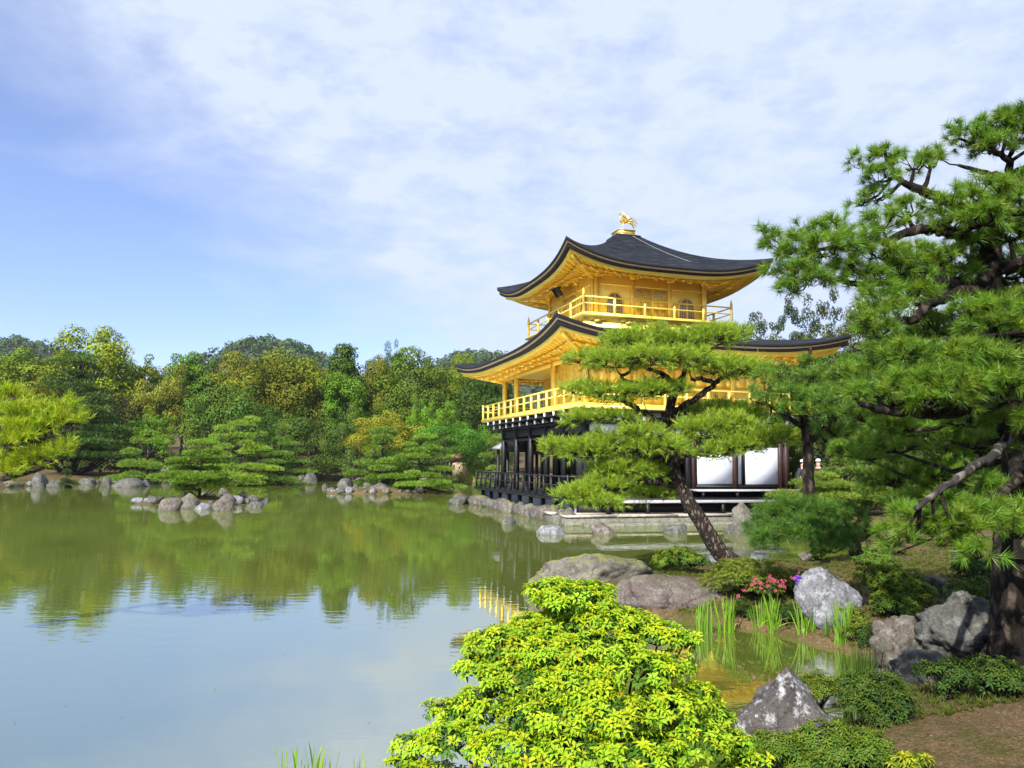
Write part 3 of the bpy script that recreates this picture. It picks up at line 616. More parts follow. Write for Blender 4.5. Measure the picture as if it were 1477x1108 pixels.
# ------------------------------------------------------------------ foliage generators (numpy, one mesh per crown)
def kites(P, N, ln, wd, rng, droop=0.0, fold=0.0):
    """one four-sided leaf per point, facing N"""
    n = len(P); t_ = rng.normal(size=(n, 3)); t_ -= N * np.sum(t_ * N, 1)[:, None]; t_ /= np.linalg.norm(t_, axis=1)[:, None] + 1e-9
    b = np.cross(N, t_); ln = np.broadcast_to(ln, (n,))[:, None] * rng.uniform(.7, 1.25, (n, 1)); wd = np.broadcast_to(wd, (n,))[:, None] * rng.uniform(.8, 1.2, (n, 1))
    v = np.stack([P - t_ * ln * .5, P + b * wd * .5 + t_ * ln * .05 - N * fold * wd, P + t_ * ln * .5 - N * droop * ln, P - b * wd * .5 + t_ * ln * .05 - N * fold * wd], 1).reshape(-1, 3)
    return v, np.arange(n * 4).reshape(n, 4)
def unitv(a): return a / (np.linalg.norm(a, axis=-1, keepdims=True) + 1e-9)
def crown_mesh(seed, R_=4.0, H=5.5, nclump=46, nleaf=6500, leaf=.34, shape='round', rag=.25, cr=(.16, .30)):
    """broadleaf crown made of many leaf clumps: returns v, f, per-vertex colour factor. Crown bottom at z = 0"""
    rng = np.random.default_rng(seed); C = []; RD = []
    for _ in range(nclump):
        a = rng.uniform(0, 2 * math.pi); u = rng.uniform(-.55, 1.0); rr = math.sqrt(max(0, 1 - u * u))
        if shape == 'cone': rr = (1 - (u + .55) / 1.6) * .95
        if shape == 'tall': rr *= .8
        q = rng.uniform(.62, 1.0) * (1 + rng.uniform(-rag, rag)); C.append((R_ * rr * q * math.cos(a), R_ * rr * q * math.sin(a), H * (.36 + .52 * u * q))); RD.append(R_ * rng.uniform(*cr))
    C = np.array(C); RD = np.array(RD); wts = RD ** 2 / np.sum(RD ** 2)
    ci = rng.choice(nclump, nleaf, p=wts); d = unitv(rng.normal(size=(nleaf, 3)) + np.array([0, 0, .35]))
    rad = RD[ci] * rng.uniform(.75, 1.12, nleaf); P = C[ci] + d * rad[:, None] * np.array([1.1, 1.1, .78])
    N = unitv(d + rng.normal(size=(nleaf, 3)) * .26 + np.array([0, 0, .15]))
    v, f = kites(P, N, leaf, leaf * .75, rng, .1)
    cc = rng.uniform(.72, 1.25, nclump)[ci] * rng.uniform(.75, 1.25, nleaf); hue = rng.uniform(-.12, .12, nclump)[ci] + rng.uniform(-.08, .08, nleaf)
    young = (d[:, 2] > .35) & (rng.random(nleaf) < .5)
    c = np.stack([cc * (1 + hue * .8 + .16 * young), cc * (1 + .12 * young), cc * (1 - hue * 1.5)], -1)
    return v, f, np.repeat(c, 4, 0)
def layer_mesh(seed, H=5.0, Rm=2.4, layers=7, per=5, nleaf=5200, top=.25, needle=.22, wide=.05, flat=.16, gap=0.12, pad=(.32, .55), lean=0.0):
    """garden pine seen from far: flat tiers of needle tufts"""
    rng = np.random.default_rng(seed); C = []; RX = []
    for i in range(layers):
        t_ = i / max(layers - 1, 1); z = H * (gap + (1 - gap - .05) * t_) ; rr = Rm * (1 - (1 - top) * t_ ** 1.6) * rng.uniform(.68, 1.12)
        k = max(2, int(per * (1 - .55 * t_)))
        a0 = rng.uniform(0, 6.28)
        for j in range(k):
            a = a0 + 6.283 * j / k + rng.uniform(-.4, .4); q = rng.uniform(.45, .8); px = rr * rng.uniform(*pad)
            if rng.random() < .16 and i > 0: continue
            C.append((rr * q * math.cos(a) + lean * H * .12 * math.sin(z / H * 3.5), rr * q * math.sin(a), z + rng.uniform(-.6, .6) * H / layers)); RX.append(px * rng.uniform(.75, 1.3))
        if t_ > .7: C.append((0, 0, z + .1)); RX.append(rr * .6)
    C = np.array(C); RX = np.array(RX); p = RX ** 2 / np.sum(RX ** 2); ci = rng.choice(len(C), nleaf, p=p)
    a = rng.uniform(0, 6.283, nleaf); r_ = np.sqrt(rng.random(nleaf)); x, y = r_ * np.cos(a), r_ * np.sin(a)
    dome = np.sqrt(np.maximum(0, 1 - r_ ** 2)); lo = rng.random(nleaf) < .25
    zz = np.where(lo, -.25 * rng.random(nleaf), dome * rng.uniform(.55, 1.05, nleaf)) * flat * H * .36
    P = C[ci] + np.stack([x * RX[ci], y * RX[ci], zz], -1)
    D = unitv(np.stack([x * .8, y * .8, .75 + 0 * x], -1) + rng.normal(size=(nleaf, 3)) * .35)
    v, f, _ = spikes(P, D, needle, wide, 3, .55, rng)
    cc = rng.uniform(.8, 1.2, len(C))[ci] * rng.uniform(.75, 1.25, nleaf); c = np.stack([cc * rng.uniform(.9, 1.2, nleaf), cc, cc * .9], -1)
    return v, f, np.repeat(c, len(v) // nleaf, 0), C, RX
def spikes(P, D, ln, wd, k, spread, rng, shoot=0.0):
    """k needles per shoot; P shoot foot, D its direction; needles are narrow triangles"""
    n = len(P); m_ = n * k; Pk = np.repeat(P, k, 0); Dk = np.repeat(D, k, 0)
    pr = rng.normal(size=(m_, 3)); pr = unitv(pr - Dk * np.sum(pr * Dk, 1)[:, None])
    sp = (spread * rng.uniform(.55, 1.35, m_))[:, None]; nd_ = unitv(Dk * np.cos(sp) + pr * np.sin(sp))
    base = Pk + Dk * (np.broadcast_to(shoot, (n,)).repeat(k) * rng.random(m_))[:, None]
    sd = rng.normal(size=(m_, 3)); sd = unitv(np.cross(nd_, sd)) * (wd / 2); l_ = np.broadcast_to(ln, (n,)).repeat(k)[:, None] * rng.uniform(.75, 1.15, (m_, 1))
    tip = base + nd_ * l_; tip[:, 2] -= (l_[:, 0] * .06)
    v = np.stack([base - sd, base + sd, tip], 1).reshape(-1, 3)
    return v, np.arange(m_ * 3).reshape(m_, 3), nd_

# ---- dark evergreen hills far off (structure) and the woods on them (stuff)
rg = np.random.default_rng(5)
HILLS = [(30, 489, 520, 150), (385, 488, 470, 165), (690, 508, 560, 240), (1150, 520, 420, 200), (-250, 470, 520, 120)]   # summit pixel x, y, distance, half width in px
def hill_sheet():
    hv = MB(); woods = []
    for hx, hy, d, hw in HILLS:
        top = A(hx, hy + 4, d)[2]; c = A(hx, 600, d); wx = hw / F_PX * d
        n, m_ = 40, 20; X, Y = np.meshgrid(np.linspace(-2.4, 2.4, n), np.linspace(-1.5, 1.5, m_), indexing='ij')
        prof = np.exp(-X ** 2 * .8 - Y ** 2 * 1.6); Z = (top - 14) * prof + 10
        V = np.stack([c[0] + X * wx, d + Y * 90, Z], -1); b = m_
        hv.add(V.reshape(-1, 3), [(i * b + j, (i + 1) * b + j, (i + 1) * b + j + 1, i * b + j + 1) for i in range(n - 1) for j in range(m_ - 1)])
        k = int(330 * hw / 70); u = rg.uniform(-2.0, 2.0, k); y = rg.uniform(-1.1, .25, k); pz = (top - 14) * np.exp(-u ** 2 * .8 - y ** 2 * 1.6) + 10
        woods.append(np.stack([c[0] + u * wx, d + y * 90, pz], -1))
    o = hv.build('hills', simple('hill soil', (.03, .045, .02), .95, 0, .1, .2, 0), None, True); tag(o, kind='structure')
    Wd = np.concatenate(woods); k = len(Wd); per = 60; idx = np.repeat(np.arange(k), per); d = unitv(rg.normal(size=(k * per, 3)) + (0, 0, .4)); sz = rg.uniform(2.2, 4.6, k)[idx]
    P = Wd[idx] + d * sz[:, None] * rg.uniform(.7, 1.1, (k * per, 1)) * np.array([1, 1, 1.25]) + np.array([0, 0, 3.0])
    v, f = kites(P, unitv(d + rg.normal(size=d.shape) * .3), 1.9, 1.5, rg)
    c = rg.uniform(.6, 1.3, k)[idx][:, None] * np.array([1, 1, 1]) * rg.uniform(.8, 1.2, (k * per, 1)); c[:, 0] *= rg.uniform(.8, 1.5, k)[idx]
    tag(raw('hill_wood', v, f, LEAF_FAR, None, False, np.repeat(c, 4, 0), (.05, .10, .03)), kind='stuff')
hill_sheet()

# ---- the wood on the far shore: every tree one can tell apart
def treebase(px, d): p = A(px, 640, d); return np.array([p[0], d, hz(p[0], d)])
CROWNS = {}
def crown_proto(kind):
    if kind not in CROWNS:
        nm, sd = kind
        if nm == 'round': a = crown_mesh(100 + sd, 4.0, 10, 64, 17000, .22, cr=(.18, .34))
        elif nm == 'tall': a = crown_mesh(200 + sd, 3.4, 10, 80, 13000, .25, 'tall')
        elif nm == 'cone': a = crown_mesh(300 + sd, 3.6, 10, 80, 13000, .24, 'cone')
        elif nm == 'fine': a = crown_mesh(400 + sd, 4.0, 7.5, 100, 13000, .19, 'round', .4, (.10, .22))
        elif nm == 'open': a = crown_mesh(500 + sd, 3.6, 7.0, 26, 2600, .26, 'tall', .4, (.12, .24))
        elif nm == 'bush': a = crown_mesh(600 + sd, 3.6, 6.5, 70, 15000, .18, 'round', .15, (.15, .30))
        CROWNS[kind] = a
    return CROWNS[kind]
CMESH = {}
def far_tree(name, label, px, ytop, wpx, d, kind, color, ybot=None, cat='tree', group='trees of the wood across the pond', trunk=True, bark=None):
    b = treebase(px, d); zt = A(px, ytop, d)[2]; zb = b[2] if ybot is None else max(A(px, ybot, d)[2], b[2] - .2)
    root = empty(name, b); tag(root, label, cat, group)
    if kind not in CMESH:
        v, f, c = crown_proto(kind); o = raw('crown', v, f, LEAF_FAR, root, False, c); CMESH[kind] = (o.data, v[:, 2].min(), v[:, 2].max(), np.percentile(np.abs(v[:, :2]), 97))
    else:
        o = bpy.data.objects.new('crown', CMESH[kind][0]); COL.objects.link(o); o.parent = root
    _, z0, z1, rx = CMESH[kind]; sx = wpx / 2 / F_PX * d / rx; sz = (zt - zb) / (z1 - z0)
    o.scale = (sx, sx, sz); o.location = (0, 0, zb - b[2] - z0 * sz); o.rotation_euler = (0, 0, (px * 1.7 + d) % 6.28); o.color = (*(np.array(color) * .82), 1)
    if trunk:
        h = (zt - b[2]) * .7; rr = np.random.default_rng(int(px * 7 + d)); m_ = MB()
        pts = [(rr.normal() * .25 * t_, rr.normal() * .25 * t_, -.3 + (h + .3) * t_) for t_ in np.linspace(0, 1, 6)]
        m_.tube(pts, np.linspace(.26, .06, 6) * min(1.3, sx), 7)
        for k in range(4):
            p0 = np.array(pts[2 + k % 3]); a = k * 1.7 + px; m_.tube([p0, p0 + (math.cos(a) * sx * 1.2, math.sin(a) * sx * 1.2, .9 * sz), p0 + (math.cos(a) * sx * 2.4, math.sin(a) * sx * 2.4, 1.6 * sz)], [.1, .07, .03], 5)
        m_.build('trunk', bark or BARKGREY, root)
    return root
OLIVE, BRONZE, DARK, MID, BRIGHT, GREYG, YEL = (.155, .225, .018), (.185, .195, .020), (.055, .112, .014), (.105, .20, .018), (.16, .31, .018), (.095, .165, .024), (.235, .30, .018)
FAR = [  # label, px, top, width, distance, kind, colour, crown bottom
 ('olive bronze tree at the left edge, next to the far hill', 18, 498, 105, 92, ('round', 0), OLIVE, 600),
 ('tallest yellow olive tree, domed, above the dark pine on the left', 128, 468, 130, 94, ('round', 1), YEL, 610),
 ('bronze topped tree low behind the left bright pine branches', 50, 540, 90, 88, ('round', 2), BRONZE, 640),
 ('small mid green tree with a notched top, right of the tallest olive tree', 206, 508, 46, 98, ('open', 0), MID, 600),
 ('pale olive fine leaved tree standing over the left layered pine', 236, 520, 84, 86, ('fine', 0), (.21, .225, .03), 640),
 ('mid green tree with pointed tips behind the pale olive tree', 262, 506, 62, 100, ('tall', 0), MID, 620),
 ('green tree with several upright tips left of the bronze pair', 303, 506, 70, 100, ('tall', 1), (.09, .165, .018), 620),
 ('grey green wide tree above the island pine', 318, 546, 105, 84, ('bush', 0), GREYG, 660),
 ('bronze brown tree top just under the middle hill', 350, 509, 84, 98, ('round', 3), BRONZE, 620),
 ('broad dark tree with bronze young leaves below the middle hill', 398, 501, 128, 90, ('round', 0), (.155, .175, .018), 640),
 ('olive tree filling the dip right of the broad bronze tree', 448, 512, 70, 98, ('round', 2), OLIVE, 640),
 ('deep green pointed tree, first peak right of the middle hill', 492, 495, 92, 94, ('cone', 0), (.065, .115, .016), 640),
 ('bright green young tree in front of the deep green pointed tree', 496, 536, 56, 86, ('tall', 2), (.12, .24, .018), 620),
 ('rusty bronze tree between the two dark green peaks', 541, 512, 78, 97, ('round', 1), BRONZE, 630),
 ('small dark green dome standing highest behind the rusty tree', 563, 489, 40, 103, ('bush', 1), DARK, 600),
 ('wide dark olive tree left of the pavilion roof tip', 612, 503, 120, 92, ('round', 3), (.10, .155, .016), 640),
 ('yellow green tree top beside the pavilion roof tip', 664, 508, 58, 102, ('round', 1), (.17, .23, .018), 600),
 ('dark green tree behind the far left end of the pavilion balcony', 706, 522, 100, 90, ('round', 2), (.055, .10, .016), 660),
 ('dark tree under the broad bronze tree, trunk in deep shade', 372, 575, 90, 82, ('bush', 0), DARK, 690),
 ('dark green tree in the dip behind the tiered shore pines', 448, 585, 100, 82, ('bush', 1), (.065, .11, .016), 690),
 ('grey green drooping tree above the rock islet', 512, 580, 80, 80, ('fine', 1), (.09, .145, .024), 690),
 ('yellow bronze rounded tree above the left islet pine', 556, 592, 88, 76, ('round', 0), (.23, .235, .02), 660),
 ('feathery bright green tree like bamboo, right of the yellow bronze tree', 607, 568, 56, 80, ('fine', 0), (.14, .28, .02), 670),
 ('glossy bright green dense tree beside the thatched hut', 652, 606, 92, 74, ('bush', 1), (.075, .19, .018), 662),
 ('light green tree above the glossy tree by the hut', 642, 578, 62, 82, ('fine', 1), (.12, .235, .02), 650),
 ('dark tree behind the dark pine on the left shore', 168, 560, 90, 84, ('bush', 0), (.06, .07, .02), 690),
 ('olive tree at the left edge behind the bright pine branches', 5, 590, 80, 76, ('round', 2), (.13, .17, .018), 690),
 ('bright green maple beside the left layered pine', 216, 588, 70, 74, ('fine', 1), (.12, .25, .016), 660),
 ('dark glossy tree behind the left islet pine', 590, 610, 90, 82, ('bush', 0), (.045, .07, .016), 690),
 ('green shrubby tree under the pavilion balcony end', 706, 612, 70, 78, ('bush', 1), (.09, .18, .018), 690),
 # right hand side behind the pines
 ('sparse dark conifer top just right of the pavilion upper eave', 1098, 446, 44, 72, ('open', 1), (.05, .075, .03), 520),
 ('thin open conifer against the sky, left of a similar one', 1142, 420, 46, 76, ('open', 0), (.05, .075, .035), 520),
 ('thin open conifer against the sky, tallest right of the roofs', 1187, 414, 52, 76, ('open', 1), (.05, .075, .035), 520),
 ('mid green tree right of the thin conifers', 1236, 440, 90, 62, ('round', 3), (.075, .10, .02), 560),
 ('olive tree top low behind the right end of the lower roof', 1120, 480, 110, 66, ('round', 0), (.09, .12, .02), 600),
 ('green tree behind the right end of the lower roof', 1190, 482, 110, 58, ('bush', 1), (.075, .12, .018), 640),
 ('green tree behind the big pine, left of its trunk', 1330, 440, 150, 52, ('round', 1), (.075, .115, .018), 640),
 ('yellow green tree at the right edge behind the big pine', 1450, 400, 160, 50, ('round', 2), (.10, .15, .02), 640),
 ('dark tree in shade beyond the right end of the pavilion', 1200, 570, 120, 50, ('bush', 0), (.04, .06, .016), 710),
 ('dark tree in shade behind the big pine', 1310, 560, 160, 46, ('bush', 1), (.04, .065, .016), 720),
 ('dark tree in shade at the right edge', 1440, 560, 170, 44, ('bush', 0), (.04, .065, .016), 720),
]
for lb, px, yt, wp, d, kd, colr, yb in FAR: far_tree('broadleaf_tree', lb, px, yt, wp, d, kd, colr, yb)
# wood further back that reads as one mass
v_, f_, c_ = crown_proto(('round', 0)); VV = []; FF = []; CC = []; n0 = 0
for k in range(34):
    px = -80 + k * 50 + rg.uniform(-14, 14)
    if 720 < px < 1060: continue
    d = rg.uniform(106, 132) if px < 720 else rg.uniform(70, 90); b = treebase(px, d); zt = A(px, rg.uniform(512, 535), d)[2]; sx = rg.uniform(.9, 1.3); sz = (zt - b[2]) / np.percentile(v_[:, 2], 99.8)
    sel = rg.random(len(f_)) < .45; idx = np.flatnonzero(sel)
    vv = v_.reshape(-1, 4, 3)[idx].reshape(-1, 3) * (sx, sx, sz) + b; VV.append(vv); FF.append(np.arange(len(vv)).reshape(-1, 4) + n0); n0 += len(vv)
    CC.append(c_.reshape(-1, 4, 3)[idx].reshape(-1, 3) * rg.uniform(.7, 1.4) * np.array([rg.uniform(.9, 1.5), 1, 1]))
tag(raw('background_wood', np.concatenate(VV), np.concatenate(FF), LEAF_FAR, None, False, np.concatenate(CC), (.06, .08, .02)), kind='stuff')
# thick undergrowth along the far shore
P = []
for x0, x1, d0 in ((-60, 420, 0), (380, 720, 0), (1060, 1560, 1)):
    for k in range(int((x1 - x0) / 3.2)):
        px = x0 + k * 3.2; d = rg.uniform(76, 100) if d0 == 0 else rg.uniform(40, 56)
        b = treebase(px, d)
        if b[2] < .25: continue
        P.append((*b, rg.uniform(.7, 2.4)))
P = np.array(P); per = 70; idx = np.repeat(np.arange(len(P)), per); d = unitv(rg.normal(size=(len(idx), 3)) + (0, 0, .5)); d[:, 2] = np.abs(d[:, 2])
Q = P[idx, :3] + d * P[idx, 3:4] * rg.uniform(.7, 1.1, (len(idx), 1)) * (1.3, 1.3, 1)
v, f = kites(Q, unitv(d + rg.normal(size=d.shape) * .4), .30, .22, rg); c = rg.uniform(.5, 1.4, len(P))[idx][:, None] * rg.uniform(.8, 1.2, (len(idx), 3))
tag(raw('undergrowth', v, f, LEAF_FAR, None, False, np.repeat(c, 4, 0), (.06, .085, .018)), kind='stuff')

# ---- tiered garden pines on the far shore and the islets
PINEG = (.11, .20, .02)
LM = {}
def tier_pine(label, px, ytop, ybase, wpx, d, seed, color=PINEG, layers=7, per=5, nleaf=5200, top=.3, group='tiered garden pines round the pond', lean=0, flat=.16, gap=.14, needle=.24, zb=None, wide=.05):
    p = A(px, 640, d); b = np.array([p[0], d, hz(p[0], d) if zb is None else zb]); H = A(px, ytop, d)[2] - b[2]; Rm = wpx / 2 / F_PX * d
    root = empty('pine_tree', b); tag(root, label, 'pine tree', group)
    v, f, c, C, RX = layer_mesh(seed, H, Rm, layers, per, nleaf, top, needle, wide, flat, gap, lean=lean or ((seed * 37) % 7 - 3) * .28)
    raw('crown', v, f, NEEDLE, root, False, c, color)
    rng = np.random.default_rng(seed); m_ = MB(); pts = [(lean * .3 * math.sin(t_ * 3) + rng.normal() * .05 * H * .2, rng.normal() * .05 * H * .2, -.15 + (H * .95) * t_) for t_ in np.linspace(0, 1, 8)]
    m_.tube(pts, np.linspace(H * .032, H * .010, 8), 8, .1, rng)
    for q, rx in zip(C, RX):
        k = min(7, int(8 * max(0, (q[2] - .12 * H)) / H)); a = np.array(pts[k]); m_.tube([a, (a + q) / 2 + (0, 0, -.03 * H), q + (0, 0, -.01)], [H * .014, H * .010, H * .005], 5)
    m_.build('trunk', BARK, root)
    return root
ISL = (-15.4, 38.6)
tier_pine('spreading pine growing on the small rocky islet in the left of the pond', 291, 640, 720, 118, 38.6, 11, (.14, .25, .02), 5, 7, 8000, .70, gap=.20, needle=.20)
tier_pine('bright tiered pine on the shore behind the islet pine, widest of the tiered pines', 348, 610, 700, 112, 66, 12, (.18, .29, .02), 6, 8, 10500, .62)
tier_pine('slim tiered pine right of the widest tiered pine', 405, 612, 700, 78, 68, 13, (.11, .20, .02), 9, 5, 8000, .4, flat=.12)
tier_pine('small layered pine left of the big boulders on the far shore', 214, 606, 690, 84, 66, 14, (.145, .25, .02), 6, 5, 6500, .4)
tier_pine('tall dark cedar like pine with drooping tiers, second large tree from the left', 108, 508, 690, 150, 70, 15, (.055, .115, .014), 12, 8, 20000, .35, flat=.10, needle=.32, wide=.08)
tier_pine('left pine of the rock islet, its crown reaching over the water', 552, 620, 700, 104, 56, 16, (.125, .22, .02), 6, 7, 8500, .6)
tier_pine('right pine of the rock islet with a pale broken branch', 606, 634, 700, 100, 54.5, 17, (.14, .25, .02), 5, 7, 8500, .65)
tier_pine('dark pine behind the islet pines in front of the glossy tree', 636, 625, 695, 70, 72, 18, (.08, .125, .02), 6, 5, 4000, .4)
tier_pine('low bright pine under the pavilion balcony at its far end', 712, 640, 690, 64, 66, 19, (.12, .19, .02), 5, 5, 3600, .5)
tier_pine('little pine sapling leaning over the left shore', 100, 672, 703, 26, 56, 20, (.06, .10, .02), 5, 4, 1400, .3, group=None)
for k, (lb, px, yt, wp, d, cl) in enumerate((('garden pine between the pavilion end and the bare trunk', 1143, 640, 36, 34.5, (.10, .16, .02)), ('flat topped bright garden pine beside the white capped visitors', 1216, 668, 128, 30.5, (.10, .18, .018)),
        ('low spreading garden pine right of the pavilion steps', 1185, 690, 120, 29, (.14, .21, .022)), ('garden pine under the big pine, left of its long bare bough', 1300, 655, 120, 30, (.10, .16, .02)), ('shaded garden pine behind the big pine trunk', 1410, 640, 130, 28, (.07, .115, .018)))):
    tier_pine(lb, px, yt, 740, wp, d, 30 + k, cl, 4, 7, 7000, .7, group='garden pines beside the pavilion', needle=.16, gap=.25, wide=.03, flat=.30)

# ------------------------------------------------------------------ big pines built branch by branch
def px3(p): return A(p[0], p[1], p[2])
def hero_pine(label, trunk, branches, pads, color, seed, needle=.11, nw=.008, k=16, shoot=.10, dens=260, spread=.62, bark=BARK, up=.75, twig=.4, depth=.9, cat='pine tree', group=None, sway=.4, lowfrac=.2, hue=.15, youngc=(1.25, 1.15, .8), grey=(), gap_=-.19):
    """trunk: [(px, py, d, radius)]; branches: [[(px, py, d, radius)...]]; pads: [(px, py, rx, ry, d)]"""
    rng = np.random.default_rng(seed); b0 = px3(trunk[0]); root = empty('pine_tree', b0); tag(root, label, cat, group)
    def smooth_path(pts, m_=5):
        P = np.array([[*(px3(p) - b0), p[3]] for p in pts]); out = []
        for i in range(len(P) - 1):
            p0, p1, p2, p3 = P[max(i - 1, 0)], P[i], P[i + 1], P[min(i + 2, len(P) - 1)]
            for t_ in np.linspace(0, 1, m_, endpoint=False):
                out.append(.5 * (2 * p1 + (p2 - p0) * t_ + (2 * p0 - 5 * p1 + 4 * p2 - p3) * t_ ** 2 + (3 * p1 - p0 - 3 * p2 + p3) * t_ ** 3))
        out.append(P[-1]); return np.array(out)
    tp = smooth_path(trunk, 8); MB().tube(tp[:, :3], tp[:, 3], 16, .09, rng).build('trunk', bark, root, True)
    nodes = [tp]
    for bi, br in enumerate(branches):
        bp = smooth_path(br, 5); bp[1:-1, :3] += rng.normal(size=(len(bp) - 2, 3)) * bp[1:-1, 3:4] * .2
        MB().tube(bp[:, :3], np.maximum(bp[:, 3], .006), 9, .12, rng).build('branch', BARKGREY if bi in grey else bark, root, True); nodes.append(bp)
    ND = np.concatenate(nodes); tw = MB()
    for (x, y, rx, ry, d) in pads:
        c = A(x, y, d) - b0; wx = rx / F_PX * d; wz = ry / F_PX * d; wy = wx * depth
        n = max(12, int(dens * wx * wy * 3.4 + dens * wx * wz))
        a = rng.uniform(0, 6.283, n); r_ = np.sqrt(rng.random(n)); u, w_ = r_ * np.cos(a), r_ * np.sin(a); dome = np.sqrt(np.maximum(0, 1 - r_ ** 2))
        lump_ = 1 + .28 * np.sin(u * 7 + x) * np.cos(w_ * 6 + y)
        zz = np.where(rng.random(n) < lowfrac, -rng.random(n) * .55 * dome, dome * rng.uniform(.15, .85, n) * lump_)
        zz = zz + rng.normal(size=n) * .10; u = u * (1 + .12 * np.sin(a * 3 + x)); P = c + np.stack([u * wx, w_ * wy, zz * wz - wz * .15], -1)
        nz_ = np.array([mnoise.noise(Vector((float(p_[0]) * 3.2 / max(wx, .2), float(p_[1]) * 3.2, float(p_[2]) * 4 + x))) for p_ in P]); kp = nz_ > gap_; P, zz, u, w_ = P[kp], zz[kp], u[kp], w_[kp]; n = len(P)
        D = unitv(np.stack([u * .75, w_ * .75, np.where(zz < 0, up * .15, up)], -1) + rng.normal(size=(n, 3)) * sway * .6)
        sh = shoot * rng.uniform(.5, 1.7, n)
        v, f, nd_ = spikes(P, D, needle, nw, k, spread, rng, sh)
        cc = rng.uniform(.72, 1.28, n); h_ = rng.uniform(-hue, hue, n); yg = (rng.random(n) < .35) & (zz > .1)
        C = np.stack([cc * (1 + h_), cc, cc * (1 - h_)], -1); C[yg] *= youngc
        C = np.repeat(C, k, 0) * rng.uniform(.8, 1.2, (n * k, 1))
        raw('needle_pad', v, f, NEEDLE, root, False, np.repeat(C, 3, 0), color)
        # twigs: a stem from the nearest wood, then thin twigs to the shoots
        q = c + np.array([0, 0, -wz * .45]); i = np.argmin(np.sum((ND[:, :3] - q) ** 2, 1)); s0 = ND[i, :3]; r0 = min(ND[i, 3] * .6, .03)
        md = (s0 + q) / 2 + np.array([0, 0, -.12 * np.linalg.norm(q - s0)]); tw.tube([s0, md, q], [r0, r0 * .8, r0 * .55], 6)
        hub = [q + np.array([math.cos(t_) * wx * .5, math.sin(t_) * wy * .5, wz * .1]) for t_ in np.linspace(0, 6.28, 6)[:-1]]
        for hb in hub: tw.tube([q, (q + hb) / 2 + (0, 0, -.02), hb], [r0 * .5, r0 * .4, r0 * .3], 4)
        hubs = np.array(hub + [q]); m_ = int(n * twig)
        for j in rng.choice(n, m_, replace=False):
            h0 = hubs[np.argmin(np.sum((hubs - P[j]) ** 2, 1))]; tw.tube([h0, P[j] + D[j] * sh[j] * .5], [r0 * .28, .0025], 3)
    tw.build('twigs', bark, root)
    return root
def zc(z, ox, oy, sc):                          # coordinates read off an enlarged view -> photograph pixels
    return [(x / sc + ox, y / sc + oy, *(r_ if len(r_) < 3 else (r_[0] / sc, r_[1] / sc, r_[2]))) for x, y, *r_ in z]
